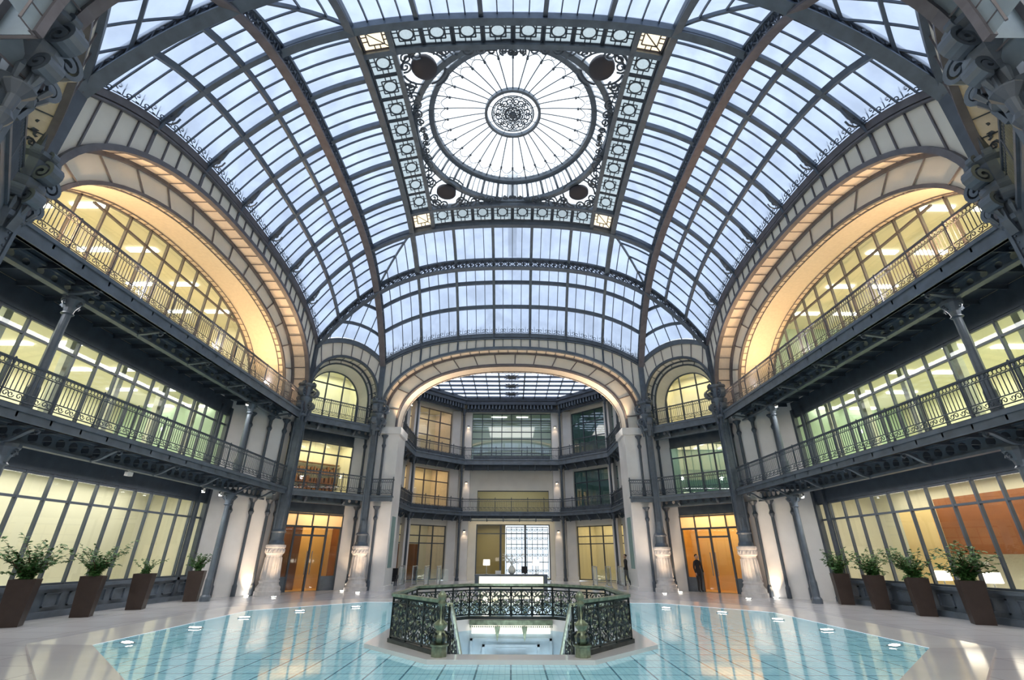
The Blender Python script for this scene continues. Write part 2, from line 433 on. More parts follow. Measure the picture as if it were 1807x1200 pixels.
# lattice ribs
def lattice(name,label,path,side,depth=.30,w=.20):
    t=thing(name,label,'roof girder',(path[len(path)//2][0]/1,path[len(path)//2][1]/1,path[len(path)//2][2]),'lattice girders of the roof')
    mb=MB(); mb.bar(path,side,w,-.02,.05); mb.build('top_flange',IRON,t)
    mb=MB(); mb.bar(path,side,w*1.05,-depth-.045,-depth); mb.build('bottom_flange',RUST if 'length' in label else IRON,t)
    mb=MB(); sd=Vector(side).normalized()
    step=1
    for s_ in(-1,1):
        off=sd*(w*.36*s_)
        for i in range(len(path)-1):
            a,b=Vector(path[i])+off,Vector(path[i+1])+off; dz=Vector((0,0,-depth))
            mb.tube([a,b+dz],.016,4); mb.tube([a+dz,b],.016,4); 
            mb.tube([a,a+dz],.012,4)
            c=(a+b)/2+dz*.5; mb.box(c,(.03,.03,.03))
    mb.build('lattice_web',IRON2,t); return t
XE=6.35
for s_ in(-1,1):
    lattice('lattice_girder','long lattice girder arching lengthwise on the %s'%('right' if s_>0 else 'left'),curve_y(s_*XC,-L,L,48,.0),(1,0,0))
for s_ in(1,-1):
    lattice('lattice_girder','lattice girder arching crosswise on the %s side of the round skylight'%('far' if s_>0 else 'near'),curve_x(s_*XC,-L,L,48,.0),(0,1,0))
# ================================================================== CENTRAL FRAME
for k in('left','right','far','near'):
    sg=1 if k in('right','far') else -1; tt=MB()
    if k in('left','right'): pa=curve_y(sg*XF,-XC,XC,26); sd=(1,0,0)
    else: pa=curve_x(sg*XF,-XC,XC,26); sd=(0,1,0)
    tt.bar(pa,sd,.10,-.22,.03); tt.bar(pa,sd,.16,-.24,-.20)
    if k in('left','right'): pa2=curve_y(sg*(XF-.70),-XF,XF,22); 
    else: pa2=curve_x(sg*(XF-.70),-XF,XF,22)
    tt.bar(pa2,sd,.07,-.17,.03); tt.bar(pa2,sd,.12,-.19,-.15)
    trim(tt,'deep beams framing the %s edge of the round skylight'%WORD[k])
XI=XF-.70; CELL=2*XI/8
def border_cell(u,v,hx,hy,corner=False,label='',pos=None):
    """grey glass cell with an iron square-and-ring fretwork; u,v = centre (x,dy)"""
    c=Vector(S(u,v)); t=thing('border_panel' if not corner else 'corner_lantern_panel',label,'ceiling panel',tuple(c),'round-disc panels of the skylight border' if not corner else 'glowing corner panels of the skylight border')
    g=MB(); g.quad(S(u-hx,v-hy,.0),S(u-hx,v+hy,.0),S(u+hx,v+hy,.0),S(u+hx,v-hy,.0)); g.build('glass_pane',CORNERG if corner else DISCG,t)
    m=MB(); z=-.04
    def ln(x0,y0,x1,y1,r=.014): m.tube([S(u+x0*hx,v+y0*hy,z),S(u+x1*hx,v+y1*hy,z)],r,4)
    q=.55
    for a,b,c_,d in((-q,-q,q,-q),(q,-q,q,q),(q,q,-q,q),(-q,q,-q,-q)): ln(a,b,c_,d,.017)
    for s_ in(-.2,.2):
        for s2 in(-1,1): ln(s_,s2*q,s_,s2); ln(s2*q,s_,s2,s_)
    for a,b,c_,d in((-1,-1,1,-1),(1,-1,1,1),(1,1,-1,1),(-1,1,-1,-1)): ln(a,b,c_,d,.035)
    if corner: ln(-1,-1,1,1,.014)
    else:
        m.tube([S(u+hx*.5*cos(a),v+hy*.5*sin(a),z) for a in [2*pi*i/20 for i in range(20)]],.02,4,closed=True)
    m.build('fretwork',IRON2 if not corner else RUST,t)
    return t
hw=.30
ordn=['first','second','third','fourth','fifth','sixth','seventh','eighth']
for k in('far','left','right','near'):
    sg=1 if k in('right','far') else -1
    for i in range(8):
        t=-XI+CELL*(i+.5); lab='grey disc panel, %s from the %s in the %s skylight border'%(ordn[i],'left' if k in('far','near') else 'near end',WORD[k])
        if k in('left','right'): border_cell(sg*(XF-.37),t,hw,CELL/2-.02,False,lab)
        else: border_cell(t,sg*(XF-.37),CELL/2-.02,hw,False,lab)
for sx in(-1,1):
    for sy in(-1,1): border_cell(sx*(XF-.37),sy*(XF-.37),hw,hw,True,'warmly lit square panel at the %s %s corner of the skylight border'%('far' if sy>0 else 'near','right' if sx>0 else 'left'))
# ---- spandrels and rose
ZR=11.80; RO,RI,RM=2.70,2.29,.77; ZI=12.22; ZM=12.66
sp=MB(); n=64
def sqpt(a,h=XI): 
    m_=max(abs(cos(a)),abs(sin(a))); return (h*cos(a)/m_,h*sin(a)/m_)
for i in range(n):
    a,b=2*pi*i/n,2*pi*(i+1)/n; pa,pb=sqpt(a),sqpt(b)
    sp.quad((RO*.995*cos(a),Y0+RO*.995*sin(a),ZR-.02),(RO*.995*cos(b),Y0+RO*.995*sin(b),ZR-.02),(pb[0],Y0+pb[1],zs(*pb)-.02),(pa[0],Y0+pa[1],zs(*pa)-.02))
o=sp.build('ceiling_spandrels',ROSEG); struct(o,'white glass spandrels around the round skylight')
k_=0
for sx in(-1,1):
    for sy in(-1,1):
        cx,cy=sx*2.12,Y0+sy*2.12; z=ZR-.10
        t=thing('scroll_spandrel','dark iron scrollwork around a dark roundel, at the %s %s corner of the round skylight'%('far' if sy>0 else 'near','right' if sx>0 else 'left'),'ironwork',(cx,cy,z),'corner ironwork of the skylight')
        def zf(x,y):
            dx,dy=x/U*U,y-Y0; a=atan2(dy,dx); q=sqpt(a); r=math.hypot(dx,dy); sq=math.hypot(*q)
            f=max(0,min(1,(r-RO)/max(.01,sq-RO))); return ZR*(1-f)+zs(*q)*f
        m=MB(); m.lathe((cx,cy,z-.10+zf(cx,cy)-ZR),[(.02,-.06),(.17,-.045),(.28,0),(.31,.03),(.31,.12)],20); m.build('roundel',mat('roundel_bronze',(.035,.032,.042),.6) if k_==0 else bpy.data.materials['roundel_bronze'],t,smooth=True)
        m=MB(); r0=.42
        for a0,a1,rr in((.15,1.35,.50),(1.75,2.9,.50),(3.3,4.5,.49),(4.9,6.1,.50),(.3,1.2,.60),(2.0,2.8,.60),(5.0,5.9,.60)):
            m.tube([(cx+rr*cos(a0+(a1-a0)*i/10),cy+rr*sin(a0+(a1-a0)*i/10),z) for i in range(11)],.028,4)
        # curls running into the two narrow horns of the spandrel
        for ax in(0,1):
            for j in range(7):
                q=.55+j*.27; 
                if ax==0: px,py=cx-sx*q,Y0+sy*(XI-.12-.02*j); ex,ez=(-sx,0,0),(0,-sy,0)
                else: px,py=sx*(XI-.12-.02*j),cy-sy*q; ex,ez=(0,-sy,0),(-sx,0,0)
                r=max(.07,.20-.020*j)
                # keep outside the ring
                m.tube(curl((px,py,z),ex,ez,r,1.5,16,pi*.5*j,1 if j%2 else -1,.2),.026,3); m.tube([(px-ex[0]*r+0,py-ex[1]*r,z),(px,py-0,z),(px+ex[0]*r,py+ex[1]*r,z)],.016,3)
        for j,(dx,dy) in enumerate(((.38,.38),(.12,.46),(.46,.12),(-.5,.42),(.42,-.5))):
            m.tube(curl((cx+sx*dx*.9,cy+sy*dy*.9,z),(1,0,0),(0,1,0),.16,1.6,16,j,1 if j%2 else -1,.2),.028,3)
        m.v=[(x,y,zq+zf(x,y)-ZR-.05) for x,y,zq in m.v]
        m.build('scrollwork',IRON2,t); k_+=1
rose=thing('round_skylight','large round rose skylight with radiating iron spokes at the crown of the vault','skylight',(0,Y0,ZR))
def ringpts(r,z,n=72): return [(r*cos(2*pi*i/n),Y0+r*sin(2*pi*i/n),z) for i in range(n)]
m=MB(); m.sweep(ringpts(RO,ZR-.08),[(-.08,-.075),(.08,-.075),(.08,.075),(-.08,.075)],(0,0,1),True); m.build('outer_ring',IRON,rose)
m=MB(); m.sweep(ringpts(RI,ZI),[(-.08,-.075),(.08,-.075),(.08,.075),(-.08,.075)],(0,0,1),True); m.sweep(ringpts(RI+.05,ZI-.09),[(-.02,-.02),(.02,-.02),(.02,.02),(-.02,.02)],(0,0,1),True); m.build('inner_ring',IRON,rose)
m=MB(); A_,B_=ringpts(RO,ZR-.04),ringpts(RI,ZI)
for i in range(72): j=(i+1)%72; m.quad(A_[i],A_[j],B_[j],B_[i])
m.build('cove_glass',ROSEG,rose)
m=MB()
for i in range(96):
    a=2*pi*i/96; w=.042 if i%3==0 else .017; pts=[]
    for q in range(5):
        f=q/4; r=RO+(RI-RO)*f; z=ZR-.06+(ZI-ZR+.02)*sin(f*pi/2); pts.append((r*cos(a),Y0+r*sin(a),z))
    m.tube(pts,w,4)
m.build('cove_bars',IRON2,rose)
m=MB(); 
for i in range(72):
    j=(i+1)%72
    for q in range(6):
        def rp(ii,qq):
            f=qq/6; r=RI+(.05-RI)*f; z=ZI+(ZM-ZI)*sin(f*pi/2)+.03; a=2*pi*ii/72; return (r*cos(a),Y0+r*sin(a),z)
        m.quad(rp(i,q),rp(j,q),rp(j,q+1),rp(i,q+1))
m.build('rose_glass',ROSEG,rose,smooth=True)
def rz_(r): f=(RI-r)/(RI-.05); return ZI+(ZM-ZI)*sin(f*pi/2)
for i in range(32):
    a=2*pi*i/32+pi/2; m=MB(); pts=[]
    for q in range(9):
        r=RI-(RI-RM)*q/8; pts.append((r*cos(a),Y0+r*sin(a),rz_(r)-.01))
    m.tube(pts,[.026]+[.017]*8,4)
    c=(cos(a)*1.86,Y0+sin(a)*1.86,rz_(1.86)-.02); m.box(c,(.03,.03,.02),a)
    m.build('spoke',IRON2,rose)
m=MB()
for i in range(32):   # scalloped arcs and small rings between the spokes
    a=2*pi*(i+.5)/32+pi/2; rr=1.98; hw_=pi/32
    pts=[]
    for q in range(9):
        b=-hw_+2*hw_*q/8; r=1.90+.15*cos(b/hw_*pi/2); pts.append((r*cos(a+b),Y0+r*sin(a+b),rz_(r)-.01))
    m.tube(pts,.011,3)
    c=Vector((2.15*cos(a),Y0+2.15*sin(a),rz_(2.15)-.01))
    m.tube([c+Vector((.065*cos(w),.065*sin(w),0)) for w in [2*pi*z/8 for z in range(8)]],.009,3,closed=True)
m.build('scallops',IRON2,rose)
med=MB(); med.sweep(ringpts(RM,rz_(RM)-.04,40),[(-.06,-.04),(.06,-.04),(.06,.04),(-.06,.04)],(0,0,1),True); mo=med.build('medallion',IRON,rose)
m=MB(); zz=rz_(RM)-.06
for r,tr in((.60,.02),(.56,.012),(.30,.015)): m.tube([(r*cos(2*pi*i/30),Y0+r*sin(2*pi*i/30),zz) for i in range(30)],tr,4,closed=True)
for i in range(8):
    a=2*pi*i/8+pi/8
    for s_ in(-1,1):
        c=(.43*cos(a+s_*.2),Y0+.43*sin(a+s_*.2),zz); m.tube(curl(c,(cos(a),sin(a),0),(-sin(a)*s_,cos(a)*s_,0),.13,1.7,16,0,1,.2),.020,3)
        c=(.20*cos(a),Y0+.20*sin(a),zz); m.tube(curl(c,(cos(a),sin(a),0),(-sin(a)*s_,cos(a)*s_,0),.10,1.4,12,0,1,.2),.018,3)
    m.tube([(.1*cos(a),Y0+.1*sin(a),zz),(.74*cos(a),Y0+.74*sin(a),zz)],.010,3)
m.lathe((0,Y0,zz-.08),[(.01,0),(.08,.02),(.12,.06),(.10,.10)],12)
m.build('medallion_scrolls',IRON2,mo)
# beam seen through the glass above the far slope
m=MB(); m.obox((-.18,Y0+2.9,13.1),(.36,0,0),(0,5,0),(0,0,.25)); m.obox((-2.6,Y0+4.3,12.7),(5.2,0,0),(0,.35,0),(0,0,.25)); o=m.build('trim_%d'%TN[0],MARBLE); TN[0]+=1; struct(o,'outer roof beam seen through the far glass slope')


# ================================================================== WALLS, ARCHES, GALLERIES
O1=arcpts(4.62,5.5,2.55,leg=5.09); FI=arcpts(4.14,5.3,2.27,leg=5.09); GA=arcpts(4.0,5.3,2.28,leg=5.09)
def zon(pts,t):
    for a,b in zip(pts,pts[1:]):
        if a[0]<=t<=b[0] and b[0]>a[0]: return a[1]+(b[1]-a[1])*(t-a[0])/(b[0]-a[0])
    return 5.09
Z1A,Z1B,Z2A,Z2B=2.60,2.77,4.83,5.07      # fascia bottoms and tops
def strip(mb,A,B):
    for i in range(len(A)-1): mb.quad(A[i],B[i],B[i+1],A[i+1])
def ringbeam(mb,mp,pts,d,wd,hh,off=0):
    path=[mp(d,t,z) for t,z in pts]; e=Vector(mp(1,0,0))-Vector(mp(0,0,0))
    mb.sweep(path,[(-wd/2,-hh/2),(wd/2,-hh/2),(wd/2,hh/2),(-wd/2,hh/2)],e)
def rungs(mb,mp,pa,da,pb,db,step,r=.013):
    A=resample(pa,step); 
    la=sum(math.dist(x,y) for x,y in zip(pa,pa[1:])); lb=sum(math.dist(x,y) for x,y in zip(pb,pb[1:])); B=resample(pb,step*lb/la)
    for p,q in zip(A,B): mb.tube([mp(da,*p),mp(db,*q)],r,4)
def arch_wall(k):
    mp=side_map(k); w=WORD[k]; CREAM,PLASTER=(SLATE,SLATE) if k=='near' else (globals()['CREAM'],globals()['PLASTER'])
    mb=MB(); N=60; ts=[-XC+2*XC*i/N for i in range(N+1)]
    A=[mp(LC,t,zon(O1,t) if abs(t)<4.61 else 5.4) for t in ts]; B=[mp(LC,t,zs(LC,t)-.05) for t in ts]; strip(mb,A,B)
    wo=mb.build('wall_%s'%k,CREAM); struct(wo,'cream panelled wall above the %s arch'%w)
    mb=MB()
    for i in range(-14,15):
        t=i*P/4; 
        if abs(t)>XC: continue
        mb.obox(Vector(mp(LC-.03,t-.012 if i%4!=2 else t-.03,zon(O1,t) if abs(t)<4.61 else 5.4)),Vector(mp(.03,0,0))-Vector(mp(0,0,0)),(Vector(mp(0,.024 if i%4!=2 else .06,0))-Vector(mp(0,0,0))),(0,0,zs(LC,t)-.1-(zon(O1,t) if abs(t)<4.61 else 5.4)))
    mb.build('panel_bars',RUST if k!='far' else IRON2,wo)
    mb=MB(); ringbeam(mb,mp,O1,LC-.01,.12,.10); trim(mb,'outer iron arch ring of the %s side'%w,RUST if k!='far' else IRON)
    mb=MB(); strip(mb,[mp(LC,*p) for p in O1],[mp(7.0,*p) for p in O1]); so=mb.build('wall_%s_soffit'%k,PLASTER); struct(so,'laddered outer soffit of the %s arch'%w)
    mb=MB(); P1=[(t*.995,z-.02) for t,z in O1]; rungs(mb,mp,P1,LC,P1,7.0,.36 if k!='far' else .36); mb.build('soffit_rungs',RUST,so)
    mb=MB(); ringbeam(mb,mp,[(t*.99,z-.02) for t,z in O1],7.0,.12,.09); trim(mb,'second iron arch ring of the %s side'%w,RUST)
    mb=MB(); 
    oo=arcpts(4.62,5.5,2.55,leg=5.09); strip(mb,[mp(7.0,*p) for p in oo],[mp(7.0,*p) for p in FI]); fo=mb.build('wall_%s_archivolt'%k,CREAM); struct(fo,'cream face band of the %s arch'%w)
    mb=MB(); rungs(mb,mp,[(t*.995,z-.01) for t,z in oo],6.98,FI,6.98,.80,.018); mb.build('band_ties',RUST,fo)
    mb=MB(); ringbeam(mb,mp,FI,7.0,.07,.07); trim(mb,'inner iron arch ring of the %s side'%w,RUST)
    dE=8.0 if k!='far' else 7.75; EN=GA if k!='far' else arcpts(4.08,5.3,2.24,leg=5.09)
    mb=MB(); strip(mb,[mp(7.0,*p) for p in FI],[mp(dE,*p) for p in EN]); po=mb.build('wall_%s_intrados'%k,PLASTER,smooth=True); struct(po,'smooth plaster soffit of the %s arch glowing warm'%w)
    mb=MB()
    lerp=lambda f:[(a[0]*(1-f)+b[0]*f,a[1]*(1-f)+b[1]*f-.015) for a,b in zip(FI,EN)]
    for f in(.16,.84): mb.tube([mp(7.0+(dE-7.0)*f,*p) for p in lerp(f)],.014,4)
    rungs(mb,mp,lerp(0),7.0,lerp(.16),7.0+(dE-7)*.16,.22,.009); rungs(mb,mp,lerp(.84),7+(dE-7)*.84,lerp(1),dE,.22,.009)
    mb.build('soffit_ladders',RUST,po)
WN=[1]; DN=[1]
def glazed(mp,d,t0,t1,z0,z1,trz,step,label,pane=PANE,frame=IRON2,arch=None,th=.035,children=True):
    fr=MB(); e=Vector(mp(1,0,0))-Vector(mp(0,0,0)); tv=Vector(mp(0,1,0))-Vector(mp(0,0,0))
    n=max(1,round((t1-t0)/step)); 
    ztop=lambda t: z1 if arch is None else min(z1,zon(arch,t))
    for i in range(n+1):
        t=t0+(t1-t0)*i/n; zt=ztop(t)
        if zt-z0>.05: fr.obox(Vector(mp(d-.03,t-th/2,z0)),e*.06,tv*th,(0,0,zt-z0))
    for z in [z0,z1-.04]+list(trz):
        if arch is not None:
            if z==z1-.04: continue
            a=[p[0] for p in arch if p[1]>=z+.02]; ta,tb=(min(a),max(a)) if a else (0,0)
        else: ta,tb=t0,t1
        if tb-ta>.05: fr.obox(Vector(mp(d-.025,ta,z-.005)),e*.05,tv*(tb-ta),(0,0,.04))
    if arch is not None: fr.sweep([mp(d,t,z) for t,z in arch],[(-.03,-.03),(.03,-.03),(.03,.03),(-.03,.03)],e)
    o=fr.build('window_%d'%WN[0],frame); WN[0]+=1; struct(o,label)
    pm=MB()
    if arch is None: pm.quad(mp(d,t0,z0),mp(d,t1,z0),mp(d,t1,z1),mp(d,t0,z1))
    else:
        for a,b in zip(arch,arch[1:]):
            if b[0]-a[0]>1e-4: pm.quad(mp(d,a[0],z0),mp(d,b[0],z0),mp(d,b[0],b[1]),mp(d,a[0],a[1]))
    pm.build('glass_pane',pane,o); return o
def room(mp,d0,d1,t0,t1,z0,z1,mats,label,name,strips=(),strip_e=STRIP,light=None):
    """box room behind a glazed front: back, two sides, ceiling, floor"""
    back,side,ceil,floor=mats; mb=MB()
    mb.cur=0; mb.quad(mp(d1,t0,z0),mp(d1,t1,z0),mp(d1,t1,z1),mp(d1,t0,z1))
    mb.cur=1; mb.quad(mp(d0,t0,z0),mp(d1,t0,z0),mp(d1,t0,z1),mp(d0,t0,z1)); mb.quad(mp(d0,t1,z0),mp(d1,t1,z0),mp(d1,t1,z1),mp(d0,t1,z1))
    mb.cur=2; mb.quad(mp(d0,t0,z1),mp(d1,t0,z1),mp(d1,t1,z1),mp(d0,t1,z1))
    mb.cur=3; mb.quad(mp(d0,t0,z0),mp(d1,t0,z0),mp(d1,t1,z0),mp(d0,t1,z0))
    o=mb.build(name,[back,side,ceil,floor]); struct(o,label)
    if strips:
        m=MB(); e=Vector(mp(1,0,0))-Vector(mp(0,0,0)); tv=Vector(mp(0,1,0))-Vector(mp(0,0,0))
        for d,t,hd,ht in strips: m.obox(Vector(mp(d-hd,t-ht,z1-.035)),e*2*hd,tv*2*ht,(0,0,.03))
        m.build('ceiling_lights',strip_e,o)
    if light:
        col,pw=light; add_area('room_light',mp((d0+d1)/2,(t0+t1)/2,z1-.06),(d1-d0)*.7,(t1-t0)*.8,pw,col,(0,0,-1),align=mp)
    return o
def add_area(name,loc,sx,sy,power,col,direction,align=None,spread=None):
    ld=bpy.data.lights.new(name,'AREA'); ld.shape='RECTANGLE'; ld.size=sx*U; ld.size_y=sy*U; ld.energy=power; ld.color=col
    if spread: ld.spread=spread
    o=bpy.data.objects.new(name,ld); COL.objects.link(o); o.location=Vector(loc)*U
    q=Vector(direction).to_track_quat('-Z','Y'); o.rotation_mode='QUATERNION'
    if align is not None:
        tv=(Vector(align(0,1,0))-Vector(align(0,0,0))).normalized(); ang=atan2(tv.y,tv.x)-pi/2
        o.rotation_mode='XYZ'; o.rotation_euler=(0,0,ang)
    else: o.rotation_quaternion=q
    return o
def add_spot(name,loc,target,power,col,ang=60,blend=.6,r=.04):
    ld=bpy.data.lights.new(name,'SPOT'); ld.energy=power; ld.color=col; ld.spot_size=radians(ang); ld.spot_blend=blend; ld.shadow_soft_size=r
    o=bpy.data.objects.new(name,ld); COL.objects.link(o); o.location=Vector(loc)*U
    o.rotation_mode='QUATERNION'; o.rotation_quaternion=(Vector(target)-Vector(loc)).to_track_quat('-Z','Y'); return o
# -- balustrade panels
def panel_mesh(Lp,h=.56):
    m=MB(); r=.0075
    for z in(h-.10,.06,.17): m.tube([(0,0,z),(Lp,0,z)],.009,4)
    n=max(3,round(Lp/.064)); 
    for i in range(n):
        x=(i+.5)*Lp/n; m.tube([(x,0,.17),(x,0,h-.10)],r,3)
        m.tube([(x+.034*cos(q),0,h-.05+.034*sin(q)) for q in [2*pi*j/7 for j in range(7)]],.007,3,closed=True)
    n2=max(2,round(Lp/.17))
    for i in range(n2):
        x=(i+.5)*Lp/n2
        m.tube(curl((x-.035,0,.115),(1,0,0),(0,0,1),.045,1.1,8,0,1,.3),.008,3); m.tube(curl((x+.04,0,.115),(-1,0,0),(0,0,1),.045,1.1,8,pi,1,.3),.008,3)
    return m
PANELS={}
def rail_run(t,p0,p1,zb,h=.56,step=.765,m=IRON2,ends=(True,True)):
    a,b=Vector((*p0,zb)),Vector((*p1,zb)); Lr=(b-a).length; n=max(1,round(Lr/step)); Lp=Lr/n; dirv=(b-a).normalized(); ang=atan2(dirv.y,dirv.x)
    key=(round(Lp,3),h,m.name)
    if key not in PANELS:
        o=panel_mesh(Lp,h).build('railing_panel',m); PANELS[key]=o.data; bpy.data.objects.remove(o)
    if 'newel'+m.name not in PANELS:
        q=MB(); q.lathe((0,0,0),[(.013,0),(.013,.5),(.018,.52),(.018,h+.02),(.008,h+.04)],6); q.lathe((0,0,0),[(.024,0),(.024,.04),(.018,.06)],6); o=q.build('newel_post',m); PANELS['newel'+m.name]=o.data; bpy.data.objects.remove(o)
    for i in range(n):
        o=bpy.data.objects.new('railing_panel',PANELS[key]); COL.objects.link(o); o.parent=t; o.location=(a+dirv*Lp*i)*U-t.location; o.rotation_euler.z=ang
    for i in range(n+1):
        if (i==0 and not ends[0]) or (i==n and not ends[1]): continue
        o=bpy.data.objects.new('newel_post',PANELS['newel'+m.name]); COL.objects.link(o); o.parent=t; o.location=(a+dirv*Lp*i)*U-t.location
    hm=MB(); hm.sweep([a+Vector((0,0,h)),b+Vector((0,0,h))],[(-.022,-.012),(.022,-.012),(.016,.016),(-.016,.016)],Vector((-dirv.y,dirv.x,0))); hm.build('handrail',m,t)
def perforated(mb,pt,t0,t1,z0,z1,n,r):
    """pt(t,z)->point; plate with n round holes, dark gaps are real openings"""
    for i in range(n):
        a,b=t0+(t1-t0)*i/n,t0+(t1-t0)*(i+1)/n; cx,cz=(a+b)/2,(z0+z1)/2; K=12
        for j in range(K):
            q0,q1=2*pi*j/K+pi/4,2*pi*(j+1)/K+pi/4
            def outer(q):
                mx=max(abs(cos(q)),abs(sin(q))); return (cx+(b-a)/2*cos(q)/mx,cz+(z1-z0)/2*sin(q)/mx)
            o0,o1=outer(q0),outer(q1); i0=(cx+r*cos(q0),cz+r*sin(q0)); i1=(cx+r*cos(q1),cz+r*sin(q1))
            mb.quad(pt(*o0),pt(*o1),pt(*i1),pt(*i0))
def bracket_mesh(mp,dg,df,t,zg,zf,w=.06):
    """S-shaped console from the girder foot out to the fascia"""
    m=MB(); pts=[]
    for i in range(13):
        f=i/12; d=dg+(df-dg)*f; z=zg+(zf-zg)*(f-.16*sin(2*pi*f)); pts.append(mp(d,t,z))
    tv=Vector(mp(0,1,0))-Vector(mp(0,0,0)); m.sweep(pts,[(-w/2,-.02),(w/2,-.02),(w/2,.02),(-w/2,.02)],tv)
    e=Vector(mp(1,0,0))-Vector(mp(0,0,0))
    m.tube(curl(mp(df+.07*(1 if dg>df else -1)*1,t,zf-.05),-e,(0,0,1),.055,1.2,10,pi/2,1,.25),.016,4)
    m.tube(curl(mp(dg-.05,t,zg+.03),e,(0,0,1),.06,1.2,10,-pi/2,1,.25),.016,4)
    return m
def gallery(mp,base,df,dw,t0,t1,za,zb,dgird,zg,btimes,label,grp,holes=.085):
    t=thing('gallery_balcony',label,'balcony',base,grp)
    e=Vector(mp(1,0,0))-Vector(mp(0,0,0)); tv=Vector(mp(0,1,0))-Vector(mp(0,0,0)); Lr=t1-t0
    m=MB(); m.obox(Vector(mp(df,t0,za)),e*.06,tv*Lr,(0,0,zb-za)); m.obox(Vector(mp(df-.03,t0,zb-.05)),e*.09,tv*Lr,(0,0,.06)); m.obox(Vector(mp(df-.02,t0,za)),e*.09,tv*Lr,(0,0,.03)); m.build('fascia',IRON,t)
    m=MB(); m.obox(Vector(mp(df,t0,zb-.02)),e*(dw-df),tv*Lr,(0,0,.05)); 
    for i in range(int(Lr/.51)+1):
        tt=t0+i*.51+.05
        if tt<t1-.05: m.obox(Vector(mp(df,tt,zb-.12)),e*(dw-df),tv*.03,(0,0,.1))
    m.build('floor_slab',IRON2,t)
    m=MB(); zt=zb-.04; pt=lambda tt,z: mp(dgird,tt,z)
    n=int(Lr/.235); perforated(m,pt,t0,t1,zg+.05,zt-.05,n,min(holes,(zt-zg-.1)*.38))
    for z in(zg,zt-.05): m.obox(Vector(mp(dgird-.06,t0,z)),e*.12,tv*Lr,(0,0,.045))
    m.build('perforated_girder',IRON,t)
    for tb in btimes: bracket_mesh(mp,dgird,df+.04,tb,zg+.02,za+.02).build('bracket',IRON,t)
    return t
def post(mp,d,t,z0,z1,label,r=.065,grp='slender gallery posts',m=IRON):
    x,y,_=mp(d,t,0); th=thing('gallery_post',label,'post',(x,y,z0),grp)
    h=z1-z0; q=MB(); q.lathe((x,y,z0),[(r*1.7,0),(r*1.7,.10),(r*1.25,.14),(r*1.25,.45),(r*1.05,.5),(r,.55),(r*.88,h-.3)],12); q.build('shaft',m,th,smooth=False)
    q=MB(); q.lathe((x,y,z1-.3),[(r*.9,0),(r*1.4,.02),(r*1.0,.05),(r*1.2,.12),(r*2.0,.22),(r*2.3,.25),(r*2.3,.3)],12)
    for a in(0,pi/2,pi,3*pi/2):
        q.tube(curl((x+cos(a)*r*1.9,y+sin(a)*r*1.9,z1-.12),(cos(a),sin(a),0),(0,0,1),.055,1.2,10,0,1,.25),.014,4)
    q.build('capital',m,th); return th
LV={'left':'left','right':'right'}
for k in('left','right','far','near'): arch_wall(k)
